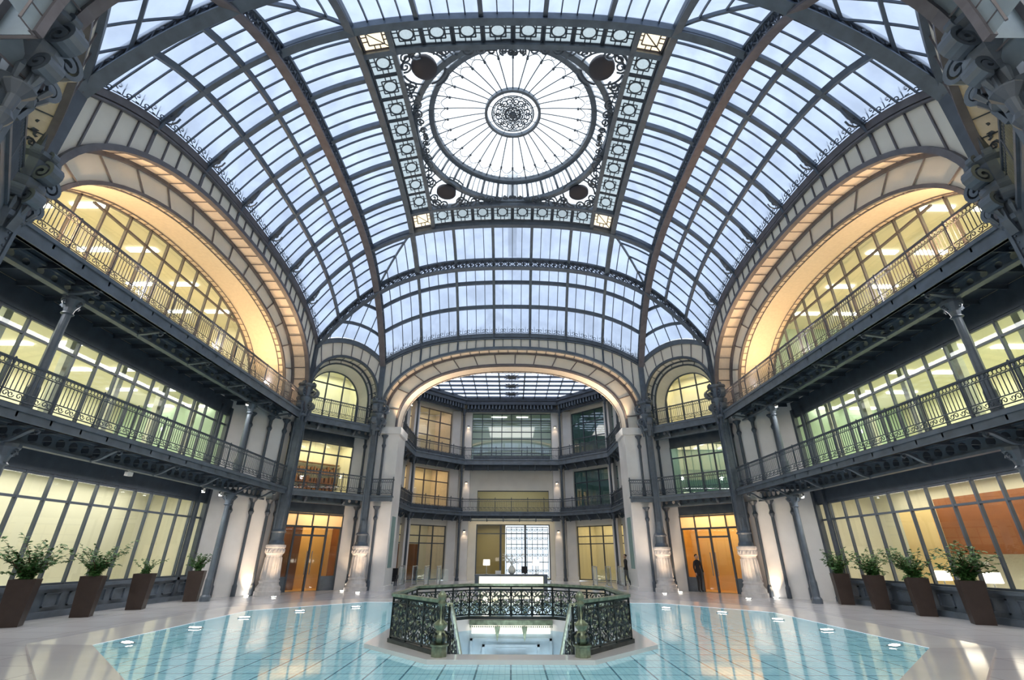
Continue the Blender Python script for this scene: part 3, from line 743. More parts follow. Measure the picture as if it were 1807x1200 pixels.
for k in('left','right'):
    mp=side_map(k); w=k; X=-1 if k=='left' else 1
    for lv,(za,zb,zg,nm) in enumerate(((Z1A,Z1B,2.42,'lower'),(Z2A,Z2B,4.78,'upper'))):
        bt=[-4.55,-3.05,-1.52,0.0,1.53,2.95,4.2]
        gallery(mp,mp(6.57,0,za),6.55,8.08,-4.62,4.62,za,zb,7.15,zg,bt,'dark iron %s gallery along the %s wall on curved brackets'%(nm,w),'iron galleries')
        x,y,_=mp(6.62,0,0); t=thing('gallery_balustrade','iron balustrade of the %s gallery on the %s wall'%(nm,w),'balustrade',(x,y,zb+.03),'gallery balustrades')
        a=mp(6.62,-4.55,0); b=mp(6.62,4.55,0); rail_run(t,a[:2],b[:2],zb+.03,m=IRON2 if lv==0 else RUST)
        for tt in(-2.9,2.9):
            z0=0 if lv==0 else Z1B+.03
            post(mp,7.15,tt,z0,zg,'slender iron post under the %s %s gallery, %s one'%(w,nm,'near' if tt<0 else 'far'))
    # glazed fronts
    mats=(OFFWALL,OFFWALL,OFFCEIL,OFFWALL)
    glazed(mp,8.08,-4.6,3.46,.50,2.27,(1.84,),.512,'tall shop-front glazing at floor level on the %s'%w)
    glazed(mp,8.08,-4.6,3.46,Z1B+.05,4.62,(4.30,),.512,'gallery-level glazing with small top panes on the %s'%w)
    glazed(mp,8.0,-3.92,3.92,Z2B+.03,7.6,(7.1,),.56,'arched glazing behind the upper gallery on the %s'%w,arch=[p for p in GA if abs(p[0])<3.99 or True],frame=RUST)
    m=MB(); e=Vector(mp(1,0,0))-Vector(mp(0,0,0)); tv=Vector(mp(0,1,0))-Vector(mp(0,0,0))
    m.obox(Vector(mp(8.04,-4.7,0)),e*.08,tv*8.2,(0,0,.5)); m.obox(Vector(mp(7.98,-4.7,.44)),e*.14,tv*8.2,(0,0,.06)); m.obox(Vector(mp(7.96,-4.7,0)),e*.16,tv*8.2,(0,0,.10))
    for i in range(16):
        t0=-4.6+i*.512
        m.obox(Vector(mp(8.01,t0+.09,.16)),e*.03,tv*.33,(0,0,.02)); m.obox(Vector(mp(8.01,t0+.09,.36)),e*.03,tv*.33,(0,0,.02)); m.obox(Vector(mp(8.01,t0+.09,.16)),e*.03,tv*.02,(0,0,.22)); m.obox(Vector(mp(8.01,t0+.40,.16)),e*.03,tv*.02,(0,0,.22))
    o=m.build('baseboard_%s'%w,IRON); struct(o,'panelled slate-grey plinth under the %s glazing'%w)
    m=MB(); m.obox(Vector(mp(8.04,-4.7,2.27)),e*.1,tv*8.2,(0,0,.40)); m.obox(Vector(mp(8.04,-4.7,4.62)),e*.1,tv*8.2,(0,0,.40)); m.obox(Vector(mp(8.04,-4.7,2.66)),e*.1,tv*8.2,(0,0,.2)); trim(m,'iron lintels over the %s glazing'%w,IRON2)
    for i,tt in enumerate((3.05,3.46)):
        m=MB(); m.obox(Vector(mp(7.98,tt-.05,0)),e*.08,tv*.1,(0,0,2.6)); m.obox(Vector(mp(7.98,tt-.05,2.8)),e*.08,tv*.1,(0,0,2.0)); trim(m,'dark pilaster strip beside the %s glazing'%w,IRON2)
    # rooms
    if k=='left':
        room(mp,8.12,9.5,-4.7,3.5,.02,2.45,(OFFWALL,OFFWALL,OFFCEIL,OFFWALL),'cream room behind the left floor-level glazing','wall_room_left_ground',[(8.8,-3.5+i*1.5,.06,.35) for i in range(5)],STRIP,((1,.95,.82),95))
        room(mp,8.12,11.2,-4.7,3.5,2.80,4.85,(OFFWALL,OFFGREEN,OFFCEIL,OFFWALL),'open office behind the left lower gallery','wall_room_left_office',[(8.9+1.1*j,-3.9+i*1.45,.35,.07) for i in range(6) for j in range(2)],STRIP,((1,.96,.74),210))
        room(mp,8.04,11.0,-4.2,4.2,5.10,7.75,(OFFWALL,OFFWALL,OFFCEIL,OFFWALL),'office behind the left arched glazing','wall_room_left_upper',[(9.0+1.2*j,-3.3+i*1.6,.35,.07) for i in range(5) for j in range(2)],STRIP,((1,.82,.50),200))
    else:
        o=room(mp,8.12,9.6,-4.7,3.5,.02,2.45,(OFFWALL,OFFWALL,OFFCEIL,OFFWALL),'cream room behind the right floor-level glazing','wall_room_right_ground',[(8.8,-3.5+i*1.5,.06,.3) for i in range(5)],STRIP,((1,.90,.74),100))
        m=MB(); m.obox(Vector(mp(9.3,-4.7,1.05)),e*.05,tv*6.0,(0,0,1.1)); p_=m.build('orange_wall_panel',ORANGE,o)
        m=MB(); m.obox(Vector(mp(9.2,1.35,.3)),e*.05,tv*.9,(0,0,1.7)); m.build('amber_wall_panel',mat('amber_paint',(.85,.62,.28),.7),o)
        room(mp,8.12,11.2,-4.7,3.5,2.80,4.85,(OFFWALL,OFFGREEN,OFFCEIL,OFFWALL),'open office behind the right lower gallery','wall_room_right_office',[(8.9+1.1*j,-3.9+i*1.45,.35,.07) for i in range(6) for j in range(2)],STRIP,((.95,.97,.66),200))
        room(mp,8.04,11.0,-4.2,4.2,5.10,7.75,(OFFWALL,OFFGREEN,OFFCEIL,OFFWALL),'office behind the right arched glazing','wall_room_right_upper',[(9.0+1.2*j,-3.3+i*1.6,.35,.07) for i in range(5) for j in range(2)],STRIP,((1,.84,.52),170))
    # desks and partitions seen through the office glazing
    m=MB()
    for i in range(6):
        m.obox(Vector(mp(9.2,-4.2+i*1.3,2.82)),e*.8,tv*.7,(0,0,.42)); m.obox(Vector(mp(8.4,-4.0+i*1.3,2.82)),e*.12,tv*.12,(0,0,2.0))
    o=m.build('wall_office_partitions_%s'%w,mat('partition_'+k,(.55,.56,.50),.7)); struct(o,'low partitions inside the %s office'%w)
def cm(sx,sy): return lambda e_,s_,z:(sx*(5.655+(e_-s_)/sqrt(2)),Y0+sy*(5.655+(e_+s_)/sqrt(2)),z)
# diagonal piers and returns, both sides, far and near
def wallstrip(mb,pts,z0,z1):
    for a,b in zip(pts,pts[1:]): mb.quad((*a,z0),(*b,z0),(*b,z1),(*a,z1))
for sx in(-1,1):
    for sy in(1,-1):
        ww='%s %s'%('far' if sy>0 else 'near','right' if sx>0 else 'left')
        q=lambda d,t:(sx*d,Y0+sy*t)
        m=MB(); wallstrip(m,[q(8.1,3.48),q(6.95,4.72),q(6.963,5.549)],0,5.1); o=m.build('wall_pier_%s'%ww.replace(' ','_'),MARBLE); struct(o,'white marble pier at the %s corner'%ww)
        m=MB(); wallstrip(m,[q(5.549,6.963),q(4.60,6.95)],0,5.1); o=m.build('wall_return_%s'%ww.replace(' ','_'),MARBLE); struct(o,'white marble return beside the %s chamfer'%ww)
        # dark engaged colonnettes with leaf capitals
        for j,(d,t) in enumerate(((7.66,3.90),(7.28,4.30),(6.99,4.66),(6.93,5.05),(5.12,6.91),(4.42,6.74))):
            x,y=q(d-.03 if j<4 else d,t-(.03 if j>=4 else 0)); 
            th=thing('engaged_colonnette','thin dark colonnette on white marble, %s of six at the %s corner'%(ordn[j],ww),'colonnette',(x,y,0),'thin colonnettes beside the great columns')
            for za,zb_ in((0,2.45),(2.80,4.80)):
                c=MB(); c.lathe((x,y,za),[(.06,0),(.06,.25),(.04,.3),(.04,zb_-za-.45),(.055,zb_-za-.42),(.075,zb_-za-.36),(.04,zb_-za-.28),(.05,zb_-za-.12),(.12,zb_-za-.02),(.12,zb_-za)],10); c.build('shaft',IRON2,th)
# chamfers
def chamfer(sx,sy):
    mp=cm(sx,sy); ww='%s %s'%('far' if sy>0 else 'near','right' if sx>0 else 'left'); HB=1.294
    O=arcpts(1.22,5.9,1.37,24,2.2,leg=5.1); I=arcpts(1.08,5.85,1.27,24,2.2,leg=5.1); G=arcpts(.95,5.8,1.16,24,2.2,leg=5.1)
    def zt(s_):
        x,y,_=mp(0,s_,0); return zs(x,y-Y0)
    m=MB(); ts=[-HB+2*HB*i/32 for i in range(33)]
    strip(m,[mp(-.02,t,zon(O,t) if abs(t)<1.21 else 5.3) for t in ts],[mp(-.02,t,zt(t)-.02) for t in ts]); wo=m.build('wall_%s_chamfer'%ww.replace(' ','_'),CREAM); struct(wo,'cream panelled wall over the small %s arch'%ww)
    m=MB(); tv=Vector(mp(0,1,0))-Vector(mp(0,0,0)); e=Vector(mp(1,0,0))-Vector(mp(0,0,0))
    for i in range(-5,6):
        # fan bars square to the arch
        f=i/5.5; a=O[1+int((f+1)/2*24+.5)]; s_=a[0]*1.05
        if abs(s_)<HB: m.tube([mp(-.04,a[0],a[1]),mp(-.04,max(-HB,min(HB,a[0]*1.12)),zt(max(-HB,min(HB,a[0]*1.12)))-.08)],.014,4)
    m.build('panel_bars',RUST,wo)
    m=MB(); m.bar([mp(-.03,t,zt(t)) for t in ts],e,.14,-.14,.03); trim(m,'curved cornice over the %s corner arch'%ww,IRON)
    m=MB(); ringbeam(m,mp,O,-.02,.09,.08); ringbeam(m,mp,[(t*.99,z-.01) for t,z in O],.36,.08,.06); ringbeam(m,mp,I,.38,.05,.05); trim(m,'iron arch rings of the %s corner'%ww,RUST if sy<0 else IRON2)
    m=MB(); strip(m,[mp(0,*p) for p in O],[mp(.36,*p) for p in O]); strip(m,[mp(.37,*p) for p in O],[mp(.37,*p) for p in I]); strip(m,[mp(.37,*p) for p in I],[mp(.85,*p) for p in G]); so=m.build('wall_%s_arch_soffit'%ww.replace(' ','_'),PLASTER if sy<0 else CREAM); struct(so,'pale soffit of the %s corner arch'%ww)
    m=MB(); Pp=[(t*.99,z-.015) for t,z in O]; rungs(m,mp,Pp,0,Pp,.36,.30,.012); rungs(m,mp,[(t*.995,z) for t,z in O],.355,I,.355,.45,.012); m.build('soffit_rungs',IRON2,so)
    glazed(mp,.87,-.9,.9,Z2B+.03,6.95,(6.45,),.62,'round-headed window above the %s corner gallery'%ww,arch=G)
    glazed(mp,.87,-1.0,1.0,Z1B+.04,4.45,(4.05,),.50,'gallery window of the %s corner'%ww,pane=PANE if sx<0 else PANED)
    m=MB(); m.quad(mp(.86,-1.02,2.2),mp(.86,1.02,2.2),mp(.86,1.02,2.8),mp(.86,-1.02,2.8)); m.quad(mp(.86,-1.02,4.45),mp(.86,1.02,4.45),mp(.86,1.02,5.1),mp(.86,-1.02,5.1)); trim(m,'iron spandrel panels of the %s corner'%ww,IRON2)
    # door wall
    glazed(mp,.87,-1.0,1.0,1.79,2.2,(),.5,pane=FANL,label='cream fanlights above the %s glass door'%ww)
    dr=MB(); 
    for s_ in(-1.0,-.52,.05,.5,.98): dr.obox(Vector(mp(.83,s_-.025,0)),e*.07,tv*.05,(0,0,1.80))
    dr.obox(Vector(mp(.83,-.52,1.52)),e*.07,tv*1.0,(0,0,.05)); dr.obox(Vector(mp(.83,-1.0,1.77)),e*.07,tv*2.0,(0,0,.05))
    do=dr.build('door_%d'%DN[0],IRON2); DN[0]+=1; struct(do,'dark-framed glass door at the %s corner'%ww)
    g=MB(); g.quad(mp(.87,-1,.4),mp(.87,-.5,.4),mp(.87,-.5,1.8),mp(.87,-1,1.8)); g.quad(mp(.87,-.5,0),mp(.87,.5,0),mp(.87,.5,1.8),mp(.87,-.5,1.8)); g.quad(mp(.87,.5,.4),mp(.87,1,.4),mp(.87,1,1.8),mp(.87,.5,1.8)); g.build('glass_pane',PANE,do)
    g=MB(); g.obox(Vector(mp(.84,.52,0)),e*.06,tv*.46,(0,0,.4)); g.obox(Vector(mp(.84,-.98,0)),e*.06,tv*.44,(0,0,.4)); g.build('kick_panel',IRON,do)
    g=MB(); 
    for s_ in(-.04,.12): g.tube([mp(.79,s_,.45),mp(.79,s_,1.1)],.012,6)
    g.build('pull_handle',STEEL,do)
    # rooms
    ml=mat('lobby_'+ww.replace(' ','_'),(.78,.48,.16),.5)
    r=room(mp,.9,2.0,-1.25,1.25,.01,2.45,(ml,BROWN if sx<0 else AMBER,OFFCEIL,AMBER),'amber lobby behind the %s glass door'%ww,'wall_lobby_%s'%ww.replace(' ','_'),[(1.4,0,.3,.05)],LAMPO,((1,.75,.40),38))
    if sx<0:
        g=MB(); g.obox(Vector(mp(1.5,-.55,0)),e*.05,tv*.55,(0,0,2.3)); g.build('dark_wood_panel',BROWN,r)
    r=room(mp,.9,2.3,-1.25,1.25,2.82,4.7,(OFFWALL if sx<0 else OFFGREEN,OFFWALL,OFFCEIL,OFFWALL),'room behind the %s corner gallery window'%ww,'wall_room_%s_middle'%ww.replace(' ','_'),[(1.5,-.3,.3,.05),(1.5,.6,.3,.05)],STRIP,((1,.86,.5) if sx<0 else (.6,.9,.8),40 if sx<0 else 16))
    if sx<0:
        g=MB()
        for j in range(4): g.obox(Vector(mp(2.1,-1.2,2.95+j*.33)),e*.18,tv*2.4,(0,0,.03))
        random.seed(3)
        for j in range(3):
            s_=-1.15
            while s_<1.1:
                wd=random.uniform(.04,.12); g.obox(Vector(mp(2.12,s_,2.98+j*.33)),e*.14,tv*wd,(0,0,random.uniform(.12,.27))); s_+=wd+random.uniform(.01,.08)
        g.build('shelves',BROWN,r)
    room(mp,.9,2.3,-1.25,1.25,5.12,7.3,(OFFWALL,OFFWALL,OFFCEIL,OFFWALL),'room behind the %s round-headed window'%ww,'wall_room_%s_top'%ww.replace(' ','_'),[(1.5,0,.3,.05)],STRIP,((.98,.97,.62) if sx<0 else (1,.85,.5),42))
    for lv,(za,zb,zg,nm) in enumerate(((Z1A,Z1B,2.44,'lower'),(Z2A,Z2B,4.66,'upper'))):
        gallery(mp,mp(.05,0,za),.02,.86,-1.25,1.25,za,zb,.34,zg,[-.62,.62],'short dark iron %s balcony across the %s corner'%(nm,ww),'corner balconies',.05)
        x,y,_=mp(.06,0,0); t=thing('gallery_balustrade','short iron balustrade of the %s balcony at the %s corner'%(nm,ww),'balustrade',(x,y,zb+.03),'gallery balustrades')
        a=mp(.06,-1.2,0); b=mp(.06,1.2,0); rail_run(t,a[:2],b[:2],zb+.03)
for sx in(-1,1):
    for sy in(1,-1): chamfer(sx,sy)
# ================================================================== GREAT COLUMNS
def volute(m,c,dirv,r,w,a0=pi/2,sgn=-1,turns=1.7,th=.025):
    dv=Vector((*dirv,0)).normalized(); side=Vector((-dv.y,dv.x,0))
    m.sweep(curl(c,dv,(0,0,1),r,turns,26,a0,sgn,.12),[(-w/2,-th),(w/2,-th),(w/2,th),(-w/2,th)],side)
    m.lathe((c[0],c[1],c[2]-.03),[(.02,0),(.05,.02),(.05,.05),(.02,.07)],8)
def great_column(x,y,cdir,tdir,ww):
    t=thing('great_column','tall iron column on a flared stone pedestal, %s'%ww,'column',(x,y,0),'great iron columns carrying the vault')
    m=MB(); m.lathe((x,y,0),[(.34,0),(.34,.10),(.31,.12),(.31,.20),(.27,.24),(.245,.30),(.265,.34),(.235,.38),(.20,.95),(.21,1.0),(.24,1.03),(.24,1.16),(.26,1.18),(.26,1.24),(.2,1.26)],20)
    pe=m.build('pedestal',STONE,t)
    m=MB()
    for i in range(16):
        a=2*pi*i/16; m.tube([(x+.238*cos(a),y+.238*sin(a),.40),(x+.207*cos(a),y+.207*sin(a),.93)],.014,4)
        for s_ in(-1,1): m.tube([(x+.247*cos(a+s_*.19),y+.247*sin(a+s_*.19),1.05),(x+.247*cos(a),y+.247*sin(a),1.14)],.012,3)
    m.build('fluting',STONE,pe)
    m=MB(); m.lathe((x,y,1.25),[(.20,0),(.205,.05),(.17,.12),(.165,.3),(.20,.34),(.15,.40),(.11,.75)],16); m.build('collar',IRON,t)
    ang=atan2(cdir[1],cdir[0])
    hw_=.105 if abs(x)>5 else .078; m=MB(); m.box((x,y,3.3),(hw_,hw_,1.65),ang)
    for s1 in(-1,1):
        for s2 in(-1,1):
            px,py=x+cos(ang)*hw_*s1-sin(ang)*hw_*s2,y+sin(ang)*hw_*s1+cos(ang)*hw_*s2; m.box((px,py,3.3),(.022,.022,1.65),ang)
    sh=m.build('shaft',IRON,t)
    m=MB()
    for i in range(34):
        z=1.8+i*.095
        for s_ in(-1,1):
            for fc in range(4):
                a=ang+fc*pi/2; bx,by=x+cos(a)*(hw_+.004)-sin(a)*hw_*.55*s_,y+sin(a)*(hw_+.004)+cos(a)*hw_*.55*s_; m.box((bx,by,z),(.010,.010,.010),a)
    m.build('rivets',IRON,sh)
    m=MB(); m.lathe((x,y,4.9),[(.15,0),(.20,.03),(.20,.1),(.15,.14),(.17,.4),(.24,.55),(.24,.62),(.18,.66),(.2,.95),(.27,1.0),(.27,1.06)],12,a0=ang)
    cv=Vector((*cdir,0)).normalized()
    dirs=[cdir,tdir[0],tdir[1]]
    for j,dv in enumerate(dirs):
        d=Vector((*dv,0)).normalized()
        for z,r,off,s_ in(((5.66,.155,.26,-1),(5.26,.12,.22,1)) if j<2 else ((5.30,.08,.19,1),)): 
            c=Vector((x,y,z))+d*off; volute(m,tuple(c),dv,r,.16,pi/2 if s_<0 else -pi/2,s_)
        c=Vector((x,y,5.95))+d*.2; volute(m,tuple(c),dv,.07,.09,pi/2,-1)
        m.sweep([Vector((x,y,4.75))+d*.15,Vector((x,y,4.95))+d*.2,Vector((x,y,5.15))+d*.2],[(-.05,-.02),(.05,-.02),(.05,.02),(-.05,.02)],Vector((-d.y,d.x,0)))
    for i in range(10):   # leaf work
        a=2*pi*i/10; m.tube([(x+.2*cos(a),y+.2*sin(a),4.98),(x+.25*cos(a),y+.25*sin(a),5.1),(x+.2*cos(a),y+.2*sin(a),5.22)],[.02,.035,.01],5)
    m.build('scroll_capital',IRON,t)
    ztop=zs(abs(x),abs(y-Y0))-.1
    m=MB(); m.box((x,y,(5.95+ztop)/2),(.11,.11,(ztop-5.95)/2),ang)
    for i in range(7):
        z=6.1+i*(ztop-6.2)/7
        for fc in(0,2):
            a=ang+fc*pi/2+pi/2; m.tube(curl((x+cos(a)*.15,y+sin(a)*.15,z),(cos(a),sin(a),0),(0,0,1),.07,1.2,10,0,1,.2),.02,4)
    m.build('rib_foot',IRON2 if abs(x)>5 else IRON,t)
for sx in(-1,1):
    for sy in(1,-1):
        w1='%s %s'%('far' if sy>0 else 'near','right' if sx>0 else 'left')
        great_column(sx*L,Y0+sy*XC,(-sx,0),((0,-sy),(-sx,sy)),'at the %s end of the %s wall'%('far' if sy>0 else 'near','right' if sx>0 else 'left'))
        great_column(sx*XC,Y0+sy*L,(0,-sy),((-sx,0),(sx,-sy)),'at the %s edge of the %s opening'%('right' if sx>0 else 'left','far' if sy>0 else 'near'))


# ================================================================== ENTRANCE SIDE BEHIND THE CAMERA
mpn=side_map('near')
m=MB(); A=[mpn(8.0,t,z) for t,z in GA]; strip(m,A,[mpn(8.0,t,8.2) for t,z in GA])
for s_ in(-1,1): m.quad(mpn(8.0,s_*4.0,5.09),mpn(8.0,s_*4.9,5.09),mpn(8.0,s_*4.9,8.2),mpn(8.0,s_*4.0,8.2))
struct(m.build('wall_entrance_front',CREAM),'cream wall over the entrance arch')
m=MB(); wallstrip(m,[(-4.6,2.66),(-4.6,-6.2),(4.6,-6.2),(4.6,2.66)],0,5.09); m.quad((-4.9,1.61,8.2),(4.9,1.61,8.2),(4.9,-6.2,8.2),(-4.9,-6.2,8.2)); wallstrip(m,[(-4.9,1.61),(-4.9,-6.2),(4.9,-6.2),(4.9,1.61)],5.09,8.2)
struct(m.build('wall_entrance_hall',CREAM),'cream entrance hall behind the viewpoint')
add_area('entrance_fill',(0,-1.5,7.9),5,5,520,(1,.95,.88),(0,0,-1))  # added fill behind the camera, brightens the near end
# ================================================================== RECEPTION ANNEX
EDGE=[(-4.1,17.42),(-4.1,20.3),(-2.2,22.3),(2.2,22.3),(4.1,20.3),(4.1,17.42)]
WALL=[(-5.05,17.42),(-5.05,20.65),(-2.65,23.1),(2.65,23.1),(5.05,20.65),(5.05,17.42)]
mpf=side_map('far'); EN=arcpts(4.08,5.3,2.24,leg=5.09)
m=MB(); strip(m,[mpf(7.76,t,z) for t,z in EN],[mpf(7.76,t,8.4) for t,z in EN])
for s_ in(-1,1): m.quad(mpf(7.76,s_*4.08,5.09),mpf(7.76,s_*5.06,5.09),mpf(7.76,s_*5.06,8.4),mpf(7.76,s_*4.08,8.4))
struct(m.build('wall_annex_front',CREAM),'cream wall over the far arch, annex face')
for s_ in(-1,1):
    ww='left' if s_<0 else 'right'
    m=MB(); m.obox((s_*3.95,16.40,0),(s_*.78,0,0),(0,1.05,0),(0,0,4.92)); m.obox((s_*3.88,16.34,4.86),(s_*.86,0,0),(0,1.12,0),(0,0,.24)); m.obox((s_*3.90,16.36,0),(s_*.84,0,0),(0,1.1,0),(0,0,.12))
    o=m.build('wall_far_pier_%s'%ww,MARBLE); struct(o,'white marble pier on the %s of the far opening'%ww)
    m=MB(); wallstrip(m,[(s_*4.7,17.44),(s_*5.05,17.42)],0,5.1); struct(m.build('wall_annex_return_%s'%ww,MARBLE),'marble return of the annex')
    m=MB(); m.obox((s_*3.935,16.62,.62),(s_*.012,0,0),(0,.5,0),(0,0,1.55)); o=m.build('wall_sign',HAZY); tag(o,'tall pale green glass sign panel on the %s pier'%ww,'sign')
def lmap(a,b):
    a,b=Vector((*a,0)),Vector((*b,0)); tv=(b-a).normalized(); ev=Vector((-tv.y,tv.x,0))
    if ev.dot(((a+b)/2)-Vector((0,18,0)))<0: ev=-ev
    return (lambda d,t,z: tuple(a+tv*t+ev*d+Vector((0,0,z)))),(b-a).length
# wall shells with openings
def wall_with(mp,Ln,holes,z0,z1,name,label,m=CREAM):
    """holes: list of (t0,t1,z0,z1), stacked and full column split"""
    mb=MB(); cuts=sorted(set([0,Ln]+[h[0] for h in holes]+[h[1] for h in holes]))
    for a,b in zip(cuts,cuts[1:]):
        hs=sorted([h for h in holes if h[0]<=a+1e-6 and h[1]>=b-1e-6],key=lambda h:h[2]); z=z0
        for h in hs:
            if h[2]>z+1e-6: mb.quad(mp(0,a,z),mp(0,b,z),mp(0,b,h[2]),mp(0,a,h[2]))
            z=h[3]
        if z<z1-1e-6: mb.quad(mp(0,a,z),mp(0,b,z),mp(0,b,z1),mp(0,a,z1))
    return struct(mb.build(name,m),label)
mb_,Lb=lmap(WALL[2],WALL[3])
wall_with(mb_,Lb,[(1.05,4.40,.0,2.29),(1.05,4.40,2.82,3.77),(.70,4.60,5.10,7.5)],0,8.2,'wall_annex_back','plain cream end wall of the reception annex')
glazed(mb_,.05,.70,4.60,5.10,7.5,(5.5,6.2,6.55,7.1),.487,'wide gridded window at the top of the annex end wall',pane=PANED)
glazed(mb_,.05,1.05,4.40,2.82,3.77,(),3.35,'low wide window in the annex end wall')
glazed(mb_,.05,1.05,4.40,.02,2.29,(1.88,),1.117,'dark-framed street entrance behind the reception desk',frame=IRON2,th=.09,pane=CLEAR)
room(mb_,.10,2.2,.5,4.8,5.08,7.6,(OFFWALL,OFFGREEN,OFFCEIL,OFFWALL),'room behind the top annex window','wall_annex_room_top',[(1.0,2.0,.05,.4),(1.0,3.2,.05,.3)],STRIP,((.8,.9,1),36))
room(mb_,.10,2.2,.8,4.6,2.80,4.2,(mat('olive_grey',(.36,.34,.24),.6),OFFWALL,OFFCEIL,OFFWALL),'room behind the low annex window','wall_annex_room_middle',[(1.0,2.4,.05,.12)],STRIP,((1,.9,.6),22))
# vestibule with grille beyond the entrance: left half dark and yellow, right half open to the street
m=MB(); m.cur=0; m.quad(mb_(.1,.9,0),mb_(2.6,.9,0),mb_(2.6,.9,2.4),mb_(.1,.9,2.4)); m.cur=1; m.quad(mb_(2.6,.9,0),mb_(2.6,2.35,0),mb_(2.6,2.35,2.4),mb_(2.6,.9,2.4)); m.cur=0; m.quad(mb_(.1,4.6,0),mb_(2.6,4.6,0),mb_(2.6,4.6,2.4),mb_(.1,4.6,2.4)); m.quad(mb_(.1,.9,2.4),mb_(2.6,.9,2.4),mb_(2.6,4.6,2.4),mb_(.1,4.6,2.4)); m.quad(mb_(.1,.9,.0),mb_(2.6,.9,.0),mb_(2.6,4.6,.0),mb_(.1,4.6,.0))
struct(m.build('wall_vestibule',[mat('olive_paint',(.50,.46,.22),.6),mat('bronze_paint',(.22,.18,.10),.4)]),'olive and brown vestibule behind the entrance doors')
add_area('vestibule_light',mb_(1.2,1.7,2.3),.8,.8,45,(1,.85,.45),(0,0,-1))
g=thing('entrance_grille','ornate iron gate silhouetted against the bright street, right of the reception lamp','gate',mb_(2.5,2.6,0))
m=MB()
for i in range(9): t=2.4+i*.26; m.tube([mb_(2.5,t,0),mb_(2.5,t,2.3)],.014,4)
for z in(.05,.7,1.5,2.0,2.3): m.tube([mb_(2.5,2.4,z),mb_(2.5,4.5,z)],.018,4)
m.build('bars',IRON2,g)
m=MB(); tvv=Vector(mb_(0,1,0))-Vector(mb_(0,0,0))
for i in range(8):
    for z in(.3,1.0,1.3,1.75,2.15):
        for s_ in(-1,1): m.tube(curl(mb_(2.5,2.53+i*.26+s_*.05,z),tvv*s_,(0,0,1),.075,1.3,10,0,1,.2),.013,3)
m.build('scrolls',IRON2,g)
for s_ in(-1,1):
    ww='left' if s_<0 else 'right'; pa=PANE if s_<0 else PANED
    a,b=(WALL[1],WALL[2]) if s_<0 else (WALL[4],WALL[3])
    md,Ld=lmap(a,b); wall_with(md,Ld,[(.25,3.0,.0,2.2),(.25,3.0,2.82,4.6),(.25,3.0,5.10,7.4)],0,8.2,'wall_annex_diagonal_%s'%ww,'diagonal %s wall of the annex'%ww)
    glazed(md,.04,.25,3.0,.05,2.2,(1.45,1.75),.69,'floor-level window and doors in the %s diagonal annex wall'%ww)
    glazed(md,.04,.25,3.0,2.82,4.6,(4.05,),.69,'middle window in the %s diagonal annex wall'%ww,pane=pa,frame=RUST if s_<0 else IRON2)
    glazed(md,.04,.25,3.0,5.1,7.4,(6.1,6.8),.69,'top window in the %s diagonal annex wall'%ww,pane=pa,frame=RUST if s_<0 else IRON2)
    if s_<0:
        for z0,z1,c,pw,nm in ((.02,2.4,(1,.8,.55),8,'ground'),(2.80,4.8,(1,.66,.34),26,'middle'),(5.08,7.6,(1,.70,.48),20,'top')):
            r=room(md,.08,1.5,.2,3.1,z0,z1,(OFFWALL,PLASTER,OFFCEIL,OFFWALL),'warm room behind the left diagonal annex window','wall_annex_room_left_%s'%nm,[(.7,1.2,.12,.12)],STRIP,(c,pw))
            if z0<1: g=MB(); g.obox(Vector(md(1.0,1.0,0)),Vector(md(.05,0,0))-Vector(md(0,0,0)),Vector(md(0,1.3,0))-Vector(md(0,0,0)),(0,0,1.45)); g.build('wooden_doors',BROWN,r)
            if z0>1: g=MB(); g.prism([md(1.1,1.0,z0),md(1.1,2.0,z0),md(1.1,2.0,z0+1.1),md(1.1,1.0,z0+.6)],Vector(md(.1,0,0))-Vector(md(0,0,0))); g.build('stair_flank',MARBLE,r)
    else:
        for z0,z1,c,pw,nm in ((.02,2.4,(1,.74,.36),30,'ground'),(2.80,4.8,(.6,.8,1),4,'middle'),(5.08,7.6,(.6,.8,1),5,'top')):
            room(md,.08,1.5,.2,3.1,z0,z1,(OFFWALL if z0<1 else OFFGREEN,OFFWALL if z0<1 else OFFGREEN,OFFCEIL,OFFWALL),'room behind the right diagonal annex window','wall_annex_room_right_%s'%nm,(),STRIP,(c,pw))
    a,b=(WALL[0],WALL[1]) if s_<0 else (WALL[5],WALL[4])
    ms,Ls=lmap(a,b); wall_with(ms,Ls,[(.5,2.7,.0,2.2),(.5,2.7,2.82,4.6),(.5,2.7,5.1,7.4)],0,8.2,'wall_annex_side_%s'%ww,'%s side wall of the annex'%ww)
    for z0,z1,tr in ((.4,2.2,(1.75,)),(2.82,4.6,(4.05,)),(5.1,7.4,(6.8,))): glazed(ms,.04,.5,2.7,z0,z1,tr,.55,'window in the %s side wall of the annex'%ww,pane=pa)
    room(ms,.08,1.4,.4,2.8,.02,7.6,(OFFWALL,OFFWALL,OFFCEIL,OFFWALL),'rooms behind the %s side of the annex'%ww,'wall_annex_side_rooms_%s'%ww,(),STRIP,((1,.85,.6),20))
    # pilasters and posts
    for (x,y,hx,hy) in ((2.70,22.88,.20,.15),(2.12,22.95,.16,.12),(4.80,20.75,.16,.16),(4.42,21.15,.14,.14),(4.90,18.2,.13,.2)):
        m=MB(); m.box((s_*x,y,3.75),(hx,hy,3.75),0 if x<3 or y<20 else -s_*radians(45)); m.box((s_*x,y,.08),(hx+.03,hy+.03,.08)); trim(m,'white pilaster of the reception annex, %s side'%ww,MARBLE)
    mpo=lambda d,t,z:(d,t,z)
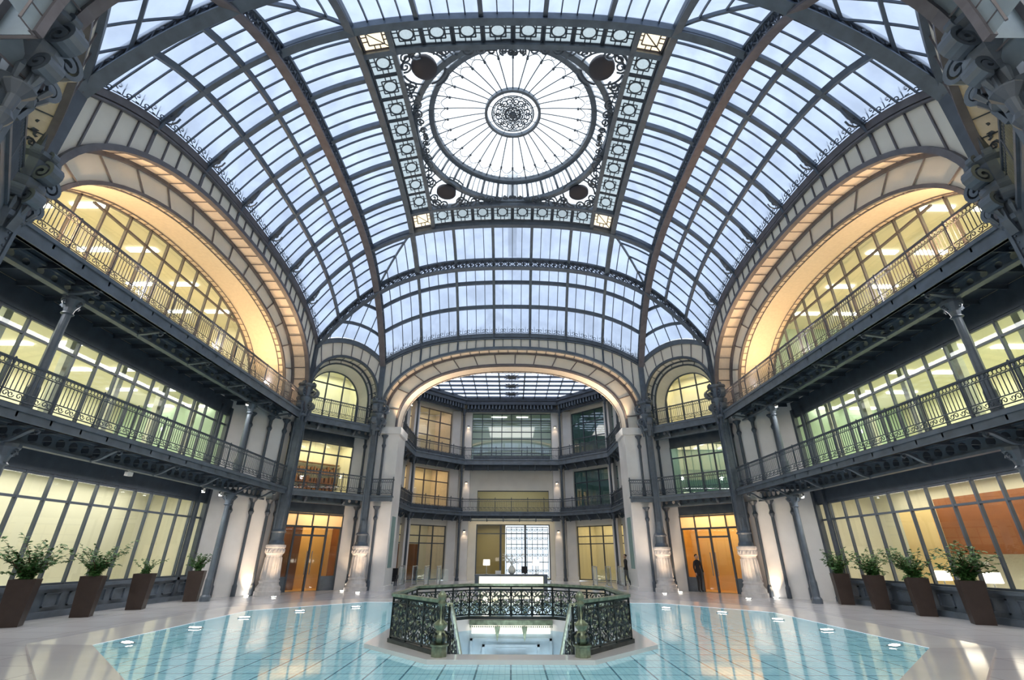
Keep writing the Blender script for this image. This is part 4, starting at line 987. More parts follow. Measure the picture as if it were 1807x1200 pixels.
    for i,(x,y) in enumerate(((2.32,22.42),(4.18,20.42),(4.22,18.4))):
        for zz0,zz1 in((0,2.6),(2.80,4.83),(5.10,7.5)):
            post(mpo,s_*x,y,zz0,zz1,'dark post at the %s gallery edge of the annex, %s from the middle, %s storey'%(ww,ordn[i],{0:'ground',2.80:'second'}.get(zz0,'top')),r=.05,grp='annex gallery posts',m=IRON2)
for lv,(za,zb,nm) in enumerate(((Z1A,Z1B,'lower'),(Z2A,Z2B,'upper'))):
    path=list(EDGE)
    if lv==0: path=[(-4.74,16.22),(-3.94,16.22)]+path+[(3.94,16.22),(4.74,16.22)]; wp=[(-4.74,16.42),(-3.94,16.42)]+list(WALL)+[(3.94,16.42),(4.74,16.42)]; wp[2]=(-4.1,17.42) if False else wp[2]
    else: wp=list(WALL)
    t=thing('gallery_balcony','%s dark iron gallery wrapping the reception annex'%nm,'balcony',(0,22.3,za),'iron galleries')
    m=MB()
    for a,b in zip(path,path[1:]):
        A_,B_=Vector((*a,0)),Vector((*b,0)); d=(B_-A_).normalized(); nrm=Vector((-d.y,d.x,0))*.05
        m.obox(A_+Vector((0,0,za)),B_-A_,nrm,(0,0,zb-za)); m.obox(A_-nrm*.6+Vector((0,0,zb-.04)),B_-A_,nrm*1.5,(0,0,.05))
    m.build('fascia',IRON,t)
    m=MB()
    for i in range(len(path)-1):
        if lv==0 and i in(1,len(path)-3): 
            continue
        m.quad((*path[i],zb),(*path[i+1],zb),(*wp[i+1],zb),(*wp[i],zb)); m.quad((*path[i],za+.04),(*path[i+1],za+.04),(*wp[i+1],za+.04),(*wp[i],za+.04))
    m.build('floor_slab',IRON2,t)
    m=MB()
    for i,(a,b) in enumerate(zip(EDGE,EDGE[1:])):
        A_,B_=Vector((*a,0)),Vector((*b,0)); d=(B_-A_); Ln=d.length; d.normalize(); nrm=Vector((-d.y,d.x,0)); 
        if nrm.dot((A_+B_)/2-Vector((0,19,0)))<0: nrm=-nrm
        g0=A_+nrm*.35; m.obox(g0+Vector((0,0,za-.2)),d*Ln,nrm*.06,(0,0,.25))
    m.build('girder',IRON2,t)
    for i,(a,b) in enumerate(zip(EDGE,EDGE[1:])):
        mm,Ln=lmap(a,b); n=5 if i!=2 else 6
        for j in range(n): bracket_mesh(mm,.36,.04,(j+.5)*Ln/n,za-.2,za+.02,.04).build('bracket',IRON,t)
    # parapet plates at the foot of the railing
    m=MB()
    for i,(a,b) in enumerate(zip(EDGE,EDGE[1:])):
        A_,B_=Vector((*a,0)),Vector((*b,0)); 
        a2,b2=(A_,B_)
        if i==2: a2,b2=A_+(B_-A_)*.09,B_-(B_-A_)*.09
        d=(B_-A_).normalized(); nrm=Vector((-d.y,d.x,0))*.02
        m.obox(a2+nrm+Vector((0,0,zb)),b2-a2,nrm,(0,0,.16 if i!=2 else (.17 if lv else .02)))
    m.build('parapet_plate',IRON,t)
    t=thing('gallery_balustrade','iron balustrade of the %s gallery in the annex'%nm,'balustrade',(0,22.3,zb+.01),'gallery balustrades')
    for i,(a,b) in enumerate(zip(path,path[1:])): rail_run(t,a,b,zb+.01,.52,.7,ends=(True,i==len(path)-2))
# annex cornice with dentils, roof ring and skylight
m=MB(); d_=MB()
for a,b in zip(EDGE,EDGE[1:]):
    A_,B_=Vector((*a,0)),Vector((*b,0)); Ln=(B_-A_).length; d=(B_-A_)/Ln; nrm=Vector((-d.y,d.x,0))
    if nrm.dot((A_+B_)/2-Vector((0,19,0)))<0: nrm=-nrm
    m.obox(A_+Vector((0,0,7.72)),B_-A_,nrm*.9,(0,0,.30)); m.obox(A_-nrm*.06+Vector((0,0,7.90)),B_-A_,nrm*.3,(0,0,.16)); m.obox(A_+nrm*.25+Vector((0,0,7.42)),B_-A_,nrm*.08,(0,0,.32))
    k=int(Ln/.17)
    for j in range(k): d_.obox(A_+d*(j*.17+.04)+nrm*.05+Vector((0,0,7.52)),d*.07,nrm*.2,(0,0,.20))
o=trim(m,'dark cornice under the annex skylight',IRON2); d_.build('dentils',IRON,o)
m=MB()
for i in range(5): m.quad((*EDGE[i],8.02),(*EDGE[i+1],8.02),(*WALL[i+1],8.02),(*WALL[i],8.02))
m.quad((-5.05,17.38,8.03),(5.05,17.38,8.03),(5.05,17.46,8.03),(-5.05,17.46,8.03))
struct(m.build('ceiling_annex_border',IRON2),'dark roof margin around the annex skylight')
m=MB(); m.poly([(x,y,8.10) for x,y in EDGE]); o=m.build('ceiling_skylight',SKYL); struct(o,'flat gridded skylight over the reception annex')
m=MB(); 
def clipx(y): return 4.1 if y<20.3 else 4.1-(y-20.3)*.95
for i in range(-7,8):
    x=i*.56; ym=22.3 if abs(x)<2.2 else 22.3-(abs(x)-2.2)*1.053; w=.05 if abs(i)==1 else .026
    m.obox((x-w/2,17.4,8.0),(w,0,0),(0,ym-17.4,0),(0,0,.09))
for j in range(9):
    y=17.5+j*.58; m.obox((-clipx(y),y-.013,8.0),(2*clipx(y),0,0),(0,.026,0),(0,0,.09))
m.build('skylight_bars',IRON2,o)
for j in range(4):
    c=(0,17.95+j*1.16,7.98); t=thing('skylight_rosette','dark iron rosette on the annex skylight, %s from the far end'%ordn[3-j],'rosette',c,'rosettes in a row on the annex skylight')
    m=MB(); m.lathe((c[0],c[1],c[2]-.04),[(.06,-.03),(.17,0),(.2,.03),(.2,.05)],14); m.build('boss',IRON2,t)
    m=MB()
    for q in range(8):
        a=2*pi*q/8; m.tube([(c[0]+.15*cos(a),c[1]+.15*sin(a),c[2]),(c[0]+.42*cos(a),c[1]+.42*sin(a),c[2])],[.03,.012],4); m.tube(curl((c[0]+.28*cos(a+.3),c[1]+.28*sin(a+.3),c[2]),(cos(a),sin(a),0),(-sin(a),cos(a),0),.08,1.2,8),.012,3)
    m.build('rays',IRON2,t)
# sconces washing the pilasters
for i,(x,z,wh) in enumerate(((-2.12,6.75,'left pilaster, top storey'),(2.12,6.75,'right pilaster, top storey'),(-2.12,4.1,'left pilaster, middle storey'),(2.12,4.1,'right pilaster, middle storey'),(-2.12,2.0,'left pilaster, ground storey'),(2.12,2.0,'right pilaster, ground storey'))):
    t=thing('wall_sconce','small lit sconce on the %s of the annex'%wh,'wall lamp',(x,22.78,z),'annex sconces')
    m=MB(); m.box((x,22.79,z),(.05,.03,.03)); m.build('housing',IRON,t)
    m=MB(); m.box((x,22.79,z-.034),(.03,.016,.003)); m.build('lens',LAMPO,t)
    add_spot('sconce_light',(x,22.70,z-.05),(x,22.85,z-1.2),6,(1,.72,.45),95,.8)
# reception desk
t=thing('reception_desk','low reception desk with backlit cream front panels','desk',(0,16.85,0))
m=MB(); m.box((0,16.88,.42),(1.16,.22,.025)); m.build('counter_top',IRON,t)
m=MB(); m.box((-1.10,16.88,.20),(.05,.2,.20)); m.box((1.10,16.88,.20),(.05,.2,.20)); m.box((0,17.0,.20),(1.06,.03,.20)); m.box((0,16.8,.03),(1.06,.12,.03)); m.build('carcass',IRON,t)
for i in range(3):
    m=MB(); m.box((-.68+i*.68,16.72,.225),(.335,.02,.165)); m.build('backlit_panel',DESKGLOW,t)
def table_lamp(x,y,z,label,r=.09,sc=1.0):
    t=thing('table_lamp',label,'lamp',(x,y,z),'table lamps')
    m=MB(); m.lathe((x,y,z),[(.06*sc,0),(.06*sc,.015*sc),(.012*sc,.025*sc),(.012*sc,.28*sc)],12); m.build('base',STEEL,t)
    m=MB(); m.lathe((x,y,z+.26*sc),[(r*1.05,0),(r,.17*sc)],18); m.build('lamp_shade',SHADE,t)
table_lamp(-.80,16.86,.445,'white drum-shade lamp on the left of the reception desk',.10)
table_lamp(.80,16.86,.445,'white drum-shade lamp on the right of the reception desk',.10)
t=thing('flower_vase','round white vase of pale branching flowers on the reception desk','vase',(.02,16.86,.445))
m=MB(); m.lathe((.02,16.86,.445),[(.05,0),(.10,.05),(.12,.12),(.09,.2),(.05,.24),(.06,.26)],14); m.build('vase',mat('vase_white',(.7,.72,.68),.3),t,smooth=True)
m=MB(); random.seed(5)
for i in range(14):
    a=random.uniform(0,2*pi); l=random.uniform(.2,.42); e=(.02+cos(a)*l*.8,16.86+sin(a)*l*.5,.7+l*.8); m.tube([(.02,16.86,.68),(.02+cos(a)*l*.3,16.86+sin(a)*l*.2,.72+l*.5),e],.006,3)
    for q in range(5): m.box((e[0]+random.uniform(-.08,.08),e[1]+random.uniform(-.05,.05),e[2]+random.uniform(-.12,.05)),(.014,.012,.010),random.random())
m.build('flowers',mat('pale_flowers',(.62,.6,.55),.7),t)
for x,lab in((-.42,'white card stand left of the vase on the reception desk'),(.42,'dark monitor right of the vase on the reception desk')):
    t=thing('card_stand' if x<0 else 'monitor',lab,'card' if x<0 else 'monitor',(x,16.84,.445))
    m=MB(); m.box((x,16.84,.50 if x<0 else .58),(.09,.012,.05 if x<0 else .10)); m.build('panel',MARBLE if x<0 else CLOTH,t)
    m=MB(); m.box((x,16.88,.455),(.05,.05,.01)); m.box((x,16.87,.48),(.012,.012,.04)); m.build('foot',STEEL,t)
# turnstiles
for i,x in enumerate((-3.66,-3.22,-2.82,-2.42,2.80,3.25,3.68)):
    t=thing('turnstile','steel and glass entry gate, %s counting from the left'%ordn[i],'turnstile',(x,17.55,0),'entry gates flanking the reception desk')
    m=MB(); 
    for yy in(17.15,17.95): m.tube([(x,yy,0),(x,yy,.66)],.018,6)
    m.tube([(x,17.15,.66),(x,17.95,.66)],.018,6); m.box((x,17.55,.05),(.05,.42,.05)); m.build('frame',STEEL,t)
    m=MB(); m.obox((x-.004,17.18,.12),(.008,0,0),(0,.74,0),(0,0,.5)); m.build('glass_side',CLEAR,t)
    m=MB(); m.obox((x+.02,17.54,.15),(.30,0,0),(0,.008,0),(0,0,.42)); m.build('glass_flap',CLEAR,t)
t=thing('armchair','small black armchair behind the left far pier','chair',(-4.30,18.9,0))
m=MB(); m.box((-4.3,18.9,.2),(.18,.18,.06)); m.build('seat',CLOTH,t); m=MB(); m.box((-4.3,19.07,.36),(.18,.04,.20)); m.build('backrest',CLOTH,t)
for s_ in(-1,1):
    m=MB(); m.box((-4.3+s_*.19,18.9,.28),(.03,.18,.06)); m.build('armrest',CLOTH,t)
    for s2 in(-1,1): m=MB(); m.box((-4.3+s_*.16,18.9+s2*.15,.07),(.02,.02,.07)); m.build('leg',IRON2,t)
add_area('annex_fill',(0,20,7.3),2.5,2.5,60,(1,.93,.82),(0,0,-1))  # added fill below the skylight, no fitting, brightens the reception
add_area('annex_under_gallery_fill',(0,22.7,2.5),3.6,.3,26,(1,.82,.5),(0,0,-1))  # hidden fill added below the gallery edge, no lamp modelled
# ================================================================== STAIR OPENING
RAIL=[(.75,5.85),(1.47,6.72),(1.47,8.32),(.70,9.02)]
bal=thing('stair_balustrade','ornate green-black iron balustrade around the octagonal stair opening','balustrade',(0,7.4,.04))
def ornate(p0,p1,h=.50,z0=.0,parent=None,name='scroll_panel'):
    a,b=Vector(p0),Vector(p1); d=b-a; Lh=Vector((d.x,d.y,0)).length; hd=Vector((d.x,d.y,0)).normalized(); sl=d.z/Lh
    Q=lambda u,w:a+hd*u+Vector((0,0,sl*u+w))
    ex=(hd+Vector((0,0,sl))); ez=Vector((0,0,1)); lowz,topz=z0+.06,z0+h-.03
    m=MB()
    for w in(lowz,topz,topz-.05): m.tube([Q(0,w),Q(Lh,w)],.010,4)
    n=max(1,round(Lh/.36)); 
    for i in range(n+1): m.tube([Q(i*Lh/n,z0),Q(i*Lh/n,z0+h)],.014,4); 
    m.build('frame_bars',GREENB,parent)
    g=MB(); lf=MB(); random.seed(11)
    hh=topz-.05-lowz
    for i in range(n):
        c=(i+.5)*Lh/n; w2=Lh/n/2
        for s_ in(-1,1):
            for (u,w,r,a0,tn) in ((.45,.22,.085,0,1.5),(.45,.62,.10,pi,1.5),(.2,.42,.07,pi/2,1.3),(.70,.42,.06,-pi/2,1.3),(.25,.86,.06,0,1.3),(.72,.86,.055,pi,1.2),(.2,.10,.05,0,1.2),(.75,.12,.05,pi,1.2)):
                g.tube(curl(Q(c+s_*u*w2,lowz+w*hh),ex*s_,ez,r,tn,12,a0,1,.15),.0095,3)
            for (u,w) in ((.1,.3),(.3,.55),(.55,.8),(.6,.35),(.35,.1),(.8,.6),(.15,.75),(.85,.25),(.5,.5),(.05,.95)):
                cc_=Q(c+s_*u*w2,lowz+w*hh); q=random.uniform(0,pi); r=random.uniform(.018,.032)
                v1=ex*cos(q)*r*1.5+ez*sin(q)*r*1.5; v2=(ex*-sin(q)+ez*cos(q))*r*.8; nn=Vector((-hd.y,hd.x,0))*.014
                lf.add([cc_+v1,cc_+v2,cc_-v1,cc_-v2,cc_+nn,cc_-nn],[(0,1,4),(1,2,4),(2,3,4),(3,0,4),(1,0,5),(2,1,5),(3,2,5),(0,3,5)])
        g.tube([Q(c,lowz),Q(c,topz-.05)],.011,4)
    o=g.build(name,GREENB,parent); lf.build('cast_leaves',GREENL,o)
    hm=MB(); hm.sweep([Q(0,z0+h),Q(Lh,z0+h)],[(-.035,-.02),(.035,-.02),(.03,.012),(0,.022),(-.03,.012)],Vector((-hd.y,hd.x,0))); hm.build('handrail',GREENL,parent)
    hm=MB(); hm.sweep([Q(0,z0+.02),Q(Lh,z0+.02)],[(-.035,-.02),(.035,-.02),(.035,.02),(-.035,.02)],Vector((-hd.y,hd.x,0))); hm.build('base_rail',GREENB,parent)
rp=[(x,y,.04) for x,y in RAIL]; rn=[(-x,y,.04) for x,y in RAIL]
for A_,B_ in ((rp[0],rp[1]),(rp[1],rp[2]),(rp[2],rp[3]),(rp[3],rn[3]),(rn[3],rn[2]),(rn[2],rn[1]),(rn[1],rn[0])): ornate(A_,B_,parent=bal)
for s_ in(-1,1):
    x,y=s_*.75,5.83; m=MB(); m.lathe((x,y,.04),[(.085,0),(.085,.09),(.10,.095),(.10,.11)],8,a0=pi/8); nb=m.build('newel_base',GREENL,bal)
    m=MB(); m.lathe((x,y,.15),[(.04,0),(.075,.03),(.085,.07),(.05,.11),(.04,.13),(.07,.16),(.075,.19),(.03,.22),(.028,.30),(.035,.36),(.05,.38),(.03,.40),(.045,.42),(.05,.45),(.02,.49),(.005,.50)],14); m.build('newel_post',GREENL,bal,smooth=True)
    m=MB()
    for q in range(6):
        a=2*pi*q/6; m.tube(curl((x+.075*cos(a),y+.075*sin(a),.22),(cos(a),sin(a),0),(0,0,1),.05,1.3,10,-pi/2,1,.2),.012,4)
        m.tube([(x+.03*cos(a),y+.03*sin(a),.38),(x+.05*cos(a),y+.05*sin(a),.44),(x+.03*cos(a),y+.03*sin(a),.5)],.008,4)
    m.build('newel_leaves',GREENB,bal)
sr=thing('stair_rail','pair of ornate railings following the stairs down into the opening','balustrade',(0,6.0,0))
for s_ in(-1,1): ornate((s_*.68,5.98,.02),(s_*.62,8.75,-1.62),.48,0,sr)
st=MB()
for i in range(12):
    y0_=6.0+i*.235; z=-.10-(i)*.14; st.obox((-.62,y0_,z-.14),(1.24,0,0),(0,.25,0),(0,0,.14))
struct(st.build('floor_stairs',MARBLE),'marble stairs going down')
m=MB(); Wl=loop8(WELL)
for i in range(8):
    j=(i+1)%8; m.quad((*Wl[i],-.12),(*Wl[j],-.12),(Wl[j][0],Wl[j][1],-2.4),(Wl[i][0],Wl[i][1],-2.4))
m.poly([(x,y,-2.4) for x,y in Wl]); struct(m.build('wall_stairwell',BLUESTONE),'pale blue marble lining of the stairwell')
m=MB(); 
for i in range(3): m.box((-.44+i*.44,8.93,-.10),(.20,.02,.055))
o=m.build('cove_light_panels',emis('cove_cream',(1,.97,.78),1.0)); struct(o,'backlit cream panels under the floor edge'); o.name='trim_cove_panels'
m=MB(); m.box((0,8.93,.0),(.68,.035,.035)); 
for x in(-.22,.22): m.prism([(x-.05,8.9,-.05),(x+.05,8.9,-.05),(x,8.9,-.26)],(0,-.05,0))
for i in range(40): m.box((-.66+i*.034,8.89,-.055),(.010,.01,.012))
o=m.build('trim_%d'%TN[0],GREENL); TN[0]+=1; struct(o,'green moulding with small brackets under the far floor edge')
m=MB(); 
for (x0,x1,z0,z1,dy) in ((-.66,.66,-.62,-.22,.0),(-.46,.46,-1.0,-.30,-.02)):
    for a,b,c,d in ((x0,x1,z1-.03,z1),(x0,x0+.04,z0,z1),(x1-.04,x1,z0,z1)): m.obox((a,8.92+dy,c),(b-a,0,0),(0,-.03,0),(0,0,d-c))
m.obox((-.24,8.9,-.36),(.48,0,0),(0,-.02,0),(0,0,.02)); 
struct(m.build('trim_door_surround',BLUESTONE),'pale blue marble door surround in the stairwell')
m=MB(); m.box((0,8.90,-.60),(.27,.02,.16)); 
for i in range(7): m.lathe((-.25+i*.083,8.88,-.47),[(.01,-.03),(.035,0),(.01,.03)],6)
tag(m.build('red_wall_hanging',CARPET),'red patterned hanging low on the stairwell wall','hanging')
add_area('stairwell_fill',(0,7.4,-.3),1.0,1.6,60,(.8,.95,1),(0,0,-1))  # added fill floating in the opening to lighten the blue lining
# ================================================================== PLANTERS
def planter(x,y,rz,seed,label,sc=1.0,tall=.64,spread=1.0):
    t=thing('potted_plant',label,'potted plant',(x,y,0),'tall bronze planters along the glazed walls',rz)
    m=MB(); b,tp=.135,.165; vs=[]
    prof=[(b,0),(tp,tall),(tp-.018,tall),(tp-.02,tall-.04)]
    m.lathe((0,0,0),[(r*1.414,z) for r,z in prof],4,a0=pi/4); m.build('pot',POT,t,local=True)
    m=MB(); m.box((0,0,tall-.035),(tp-.022,tp-.022,.012)); m.build('soil',SOIL,t,local=True)
    random.seed(seed); st=MB(); lf=MB()
    for i in range(int(30*spread)):
        a=random.uniform(0,2*pi); l=random.uniform(.14,.44)*sc; lean=random.uniform(.25,1.25); droop=random.uniform(-.10,.30)
        pts=[]
        for q in range(6):
            f=q/5; r=l*lean*f*(.6+.4*f)*.95; z=tall-.03+l*f*(1.1)-droop*f*f*1.1*lean*.8; pts.append(Vector((cos(a)*r+.03*sin(q+i),sin(a)*r+.03*cos(q*2+i),z)))
        for p_ in pts:
            if p_.z<tall-.02 and math.hypot(p_.x,p_.y)<.24: p_.z=tall-.02
        st.tube(pts,[.007,.006,.005,.004,.003,.002],3)
        for q in range(1,6):
            for s_ in range(6):
                base=pts[q]+(pts[q-1]-pts[q])*random.random()*.9; b_=random.uniform(0,2*pi); ll=random.uniform(.04,.075)*sc; wv=ll*.30
                d=Vector((cos(b_),sin(b_),random.uniform(-.5,.6))).normalized(); sd=d.cross(Vector((0,0,1))).normalized(); up=sd.cross(d)
                lf.add([base,base+d*ll*.35+sd*wv-up*.004,base+d*ll*.75+sd*wv*.7,base+d*ll-up*.012,base+d*ll*.75-sd*wv*.7,base+d*ll*.35-sd*wv-up*.004,base+d*ll*.5+up*.008],[(0,1,6),(1,2,6),(2,3,6),(3,4,6),(4,5,6),(5,0,6)])
    fo=lf.build('foliage',LEAF,t,local=True); fo['kind']='stuff'
    st.build('stems',TWIG,t,local=True); return t
for i,(x,y,rz,sc,spd,lab) in enumerate(((-7.55,8.22,.5,1.35,1.3,'planter nearest the camera on the left'),(-7.52,9.5,.45,1.2,1.3,'second planter on the left, wide leafy shrub'),(-7.48,10.75,.35,.75,.6,'third planter on the left, sparse small plant'),(-7.50,12.55,.35,.95,1.1,'farthest planter on the left, beside the gallery post'),
    (7.72,12.35,-.35,1.15,1.3,'farthest planter on the right, beside the gallery post'),(7.74,11.25,-.4,1.15,1.4,'second planter from the far end on the right'),(7.76,10.1,-.45,1.2,1.5,'third planter from the far end on the right'),(7.72,8.9,-.5,1.35,1.5,'planter nearest the camera on the right'))):
    planter(x,y,rz,20+i,'dark bronze '+lab,sc,.64,spd)
# ================================================================== LIGHT FITTINGS AND ADDED FILL
def uplight(x,y,z,label,grp,w=.10,d=.05,rz=0,m=LAMPW):
    t=thing('floor_uplight',label,'floor light',(x,y,z),grp,rz)
    q=MB(); q.box((0,0,.006),(w+.02,d+.02,.006)); q.build('bezel',STEEL,t,local=True)
    q=MB(); q.box((0,0,.014),(w,d,.003)); q.build('lens',m,t,local=True); return t
pos=[(4.72,6.82),(4.70,8.15),(4.62,9.42),(4.10,10.5),(3.25,11.3)]
for s_ in(-1,1):
    for i,(x,y) in enumerate(pos): uplight(s_*x,y,0,'glowing recessed light at the %s rim of the glass floor, %s from the camera'%('left' if s_<0 else 'right',ordn[i]),'recessed lights around the glass floor',.075,.035,rz=s_*.4*(i-1.5)*(-1))
for s_ in(-1,1):
    ww='left' if s_<0 else 'right'
    for x,y,lab,tx,ty,pw in ((6.10,13.75,'in front of the great column',6.55,14.3,110),(7.0,14.12,'before the diagonal pier',7.2,14.4,110),(4.45,15.45,'in front of the far opening column',4.72,16.1,100),(5.1,16.05,'before the door bay',5.15,16.5,70)):
        uplight(s_*x,y,0,'glowing floor light %s on the %s'%(lab,ww),'floor lights at the great columns',.05,.03)
        add_spot('column_uplight',(s_*x,y,.05),(s_*tx,ty,2.2),pw,(1,.70,.42),75,.9)
    # warm uplights standing on the upper galleries, washing the arches
    for tt in(-3.9,3.9):
        x,y,_=side_map(ww)(6.95,tt,0)
        t=thing('arch_uplight','bright warm uplight on the %s upper gallery, %s end'%(ww,'near' if tt<0 else 'far'),'uplight',(x,y,Z2B+.03),'warm arch uplights')
        q=MB(); q.box((x,y,Z2B+.08),(.06,.09,.05)); q.build('housing',IRON,t); q=MB(); q.box((x,y,Z2B+.135),(.05,.08,.006)); q.build('lens',LAMPO,t)
    mp=side_map(ww)
    for t0,t1,tz in ((-3.9,-1.6,7.0),(3.9,1.6,7.0)):
        add_spot('arch_wash',mp(7.25,t0,5.25),mp(7.45,t1,tz),420,(1,.62,.30),120,1.0,.1)
        add_spot('arch_wash',mp(6.75,t0*1.05,5.25),mp(6.8,t1,tz+.4),230,(1,.62,.30),120,1.0,.1)
for s_ in(-1,1):
    add_spot('arch_wash',(s_*3.75,17.0,5.25),(s_*2.2,17.0,7.0),300,(1,.66,.36),120,1.0,.1)
    add_spot('arch_wash',(s_*4.2,16.3,5.3),(s_*3.0,16.4,7.4),120,(1,.66,.36),110,1.0,.1)
def downlight(p,label,on=True):
    t=thing('downlight',label,'spotlight',p,'small spotlights under the galleries')
    q=MB(); q.lathe((p[0],p[1],p[2]),[(.035,0),(.04,.02),(.04,.09),(.02,.11)],10); q.build('housing',STEEL,t)
    q=MB(); q.lathe((p[0],p[1],p[2]-.005),[(.03,0),(.03,.006)],10); q.build('lens',LAMPW,t); add_spot('downlight_beam',(p[0],p[1],p[2]-.03),(p[0],p[1],0),30,(1,.93,.82),110,.8)
for (p,lab) in (((-7.15,11.4,2.31),'lit spotlight under the left lower gallery, nearer one'),((-7.15,12.1,2.31),'lit spotlight under the left lower gallery, farther one'),((-7.15,12.3,4.67),'lit spotlight under the left upper gallery'),((7.15,12.1,2.31),'lit spotlight under the right lower gallery'),((7.15,12.3,4.67),'lit spotlight under the right upper gallery')): downlight(p,lab)
t=thing('security_camera','small white security camera hanging under the left lower gallery','camera',(-7.0,8.85,2.30)); q=MB(); q.box((-7.0,8.85,2.33),(.035,.06,.035)); q.build('housing',MARBLE,t); q=MB(); q.tube([(-7.0,8.9,2.35),(-7.12,8.95,2.43)],.012,5); q.build('arm',MARBLE,t)
for i,(x,y) in enumerate(((8.5,9.3),(8.5,10.35))): 
    t_=MB(); t_.box((x,y,.30),(.2,.2,.02)); 
    for a in(-1,1):
        for b in(-1,1): t_.box((x+a*.17,y+b*.17,.15),(.015,.015,.15))
    tag(t_.build('side_table',BROWN),'low side table behind the right glazing, %s one'%('nearer' if i==0 else 'farther'),'table')
    table_lamp(x,y,.32,'glowing white lamp behind the right floor-level glazing, %s one'%('nearer' if i==0 else 'farther'),.13)
for k in('left','right'):   # unseen strip fill added under both galleries to brighten the walks
    mp=side_map(k); add_area('walk_fill',mp(7.3,-.5,2.35),.2,6.5,75,(1,.97,.95),(0,0,-1),align=mp)
    add_area('gallery_fill',mp(7.3,-.5,4.70),.2,6.5,60,(1,.96,.93),(0,0,-1),align=mp)
for k in('left','right'):  # added fill without fittings, lifts the cream panels opposite
    mp=side_map(k)
    for tt in(-2.4,0,2.4): add_spot('panel_fill',mp(6.75,tt,5.2),mp(-3.5,tt,10.2),170,(1,.93,.84),150,1.0,.15)
for tt in(-3,3): add_spot('panel_fill',(tt,17.6,5.3),(tt*.6,6,10.5),150,(1,.93,.84),150,1.0,.15)  # same added fill, thrown back from the far arch
for s_ in(-1,1):  # extra fill spots without fittings, added to brighten the white piers
    add_spot('pier_fill',(s_*4.2,15.2,.08),(s_*4.3,16.6,2.6),90,(1,.82,.66),70,1.0,.08)
    add_spot('pier_fill',(s_*6.6,13.2,.08),(s_*7.3,14.3,2.2),60,(1,.80,.62),80,1.0,.08)
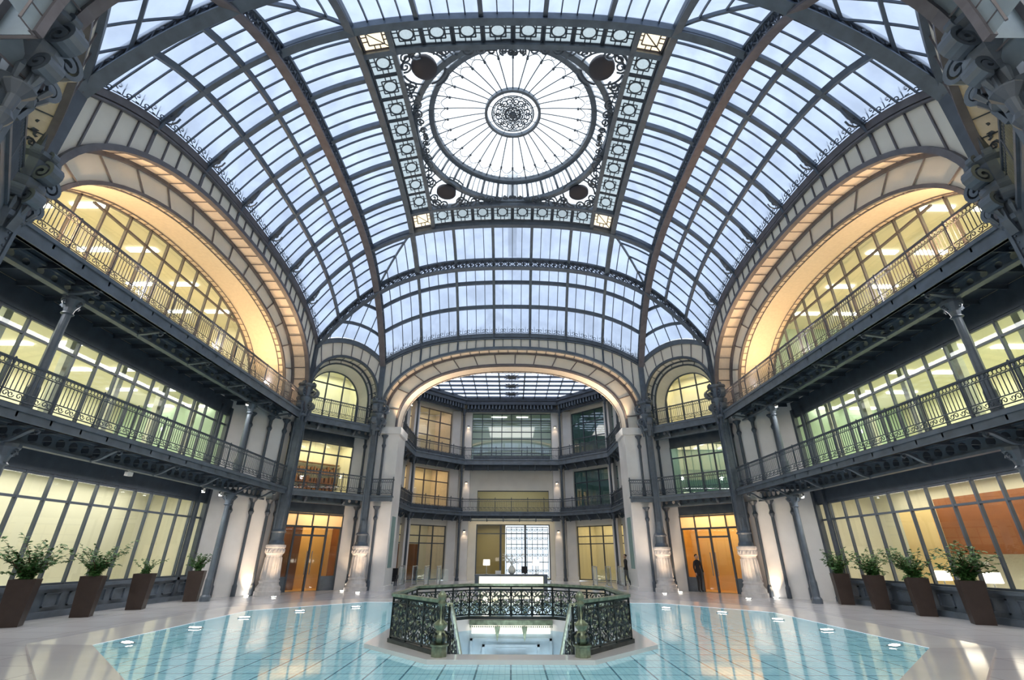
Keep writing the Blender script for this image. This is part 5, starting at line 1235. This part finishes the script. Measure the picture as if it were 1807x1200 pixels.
# ================================================================== PEOPLE
def person(x,y,rz,label,coat=CLOTH,h=1.0,stride=.16):
    """one skinned body; joints in metres, standing 1.72 m, facing +Y before rotation"""
    t=bpy.data.objects.new('person',None); COL.objects.link(t); t.location=(x*U,y*U,0); t.rotation_euler.z=rz; tag(t,label,'person')
    def skin(name,pts,edges,rad,m,root=0,sub=2):
        me=bpy.data.meshes.new(name); me.from_pydata([tuple(Vector(p)*h) for p in pts],edges,[]); me.materials.append(m)
        o=bpy.data.objects.new(name,me); COL.objects.link(o); o.parent=t
        o.modifiers.new('skin','SKIN'); me.skin_vertices[0].data[root].use_root=True
        for i,r in enumerate(rad): me.skin_vertices[0].data[i].radius=(r*h,r*h) if not isinstance(r,tuple) else (r[0]*h,r[1]*h)
        sm=o.modifiers.new('sub','SUBSURF'); sm.levels=sub; sm.render_levels=sub; return o
    s=stride
    pts=[(0,0,.95),(0,0,1.1),(0,.0,1.25),(0,0,1.40),(0,0,1.49),
      (.10,0,.90),(.10,s*.6,.50),(.10,s*.7-.05*(s>0),.09),(.10,s*.9+.08,.05),
      (-.10,0,.90),(-.10,-s*.2,.50),(-.10,-s*1.2,.12),(-.10,-s*1.1+.12,.05),
      (.17,0,1.38),(.22,-s*.4,1.12),(.21,-s*.2+.06,.88),
      (-.17,0,1.38),(-.22,s*.5,1.12),(-.21,s*.9+.08,.90)]
    ed=[(0,1),(1,2),(2,3),(3,4),(0,5),(5,6),(6,7),(7,8),(0,9),(9,10),(10,11),(11,12),(3,13),(13,14),(14,15),(3,16),(16,17),(17,18)]
    ra=[(.14,.10),(.12,.09),(.14,.10),(.11,.08),.05,.085,.06,.045,.035,.085,.06,.045,.035,.06,.045,.032,.06,.045,.032]
    skin('body',pts,ed,ra,coat)
    # head with face and hair
    def ell(name,c,r,m,parent=t,k=14,cut=None):
        bm=bmesh.new(); bmesh.ops.create_uvsphere(bm,u_segments=k,v_segments=10,radius=1)
        for v in bm.verts:
            q=v.co
            if cut: 
                if q.z<-.2 or (q.y>.45 and q.z<.45): q*=.80
            v.co=Vector((c[0]+q.x*r[0],c[1]+q.y*r[1],c[2]+q.z*r[2]))*h
        me=bpy.data.meshes.new(name); bm.to_mesh(me); bm.free(); me.materials.append(m)
        for p_ in me.polygons: p_.use_smooth=True
        o=bpy.data.objects.new(name,me); COL.objects.link(o); o.parent=parent; return o
    hd=ell('head',(0,.01,1.61),(.075,.095,.115),SKIN)
    ell('nose',(0,.105,1.60),(.012,.018,.022),SKIN,hd,6); ell('mouth',(0,.092,1.555),(.025,.008,.007),CARPET,hd,6)
    for s_ in(-1,1): ell('eye',(s_*.03,.092,1.62),(.012,.008,.007),HAIR,hd,6); ell('ear',(s_*.075,.0,1.61),(.010,.02,.03),SKIN,hd,6)
    ell('hair',(0,-.012,1.64),(.086,.10,.105),HAIR,cut=True)
    for sgn,hx,hy,hz in((1,.21,-s*.2+.08,.84),(-1,-.21,s*.9+.10,.86)):
        pp=[(hx,hy,hz+.05),(hx,hy+.01,hz-.01)]; ee=[(0,1)]; rr=[.022,.026]
        for f in range(4):
            b=len(pp); oy=-.024+.016*f; L_=.055-.006*abs(f-1.5)
            pp+=[(hx,hy+oy+.01,hz-.035),(hx-sgn*.008,hy+oy+.016,hz-.035-L_*.6),(hx-sgn*.02,hy+oy+.02,hz-.035-L_)]; ee+=[(1,b),(b,b+1),(b+1,b+2)]; rr+=[.009,.008,.007]
        b=len(pp); pp+=[(hx-sgn*.012,hy+.04,hz+.0),(hx-sgn*.016,hy+.052,hz-.03)]; ee+=[(0,b),(b,b+1)]; rr+=[.010,.008]
        skin('hand',pp,ee,rr,SKIN,0,1)
    return t
person(5.72,16.02,radians(200),'person in dark clothes standing at the right-hand amber glass door',h=1.0,stride=.05)
person(4.02,18.3,radians(95),'person in dark clothes walking past the right-hand entry gates')

#__PARTS__
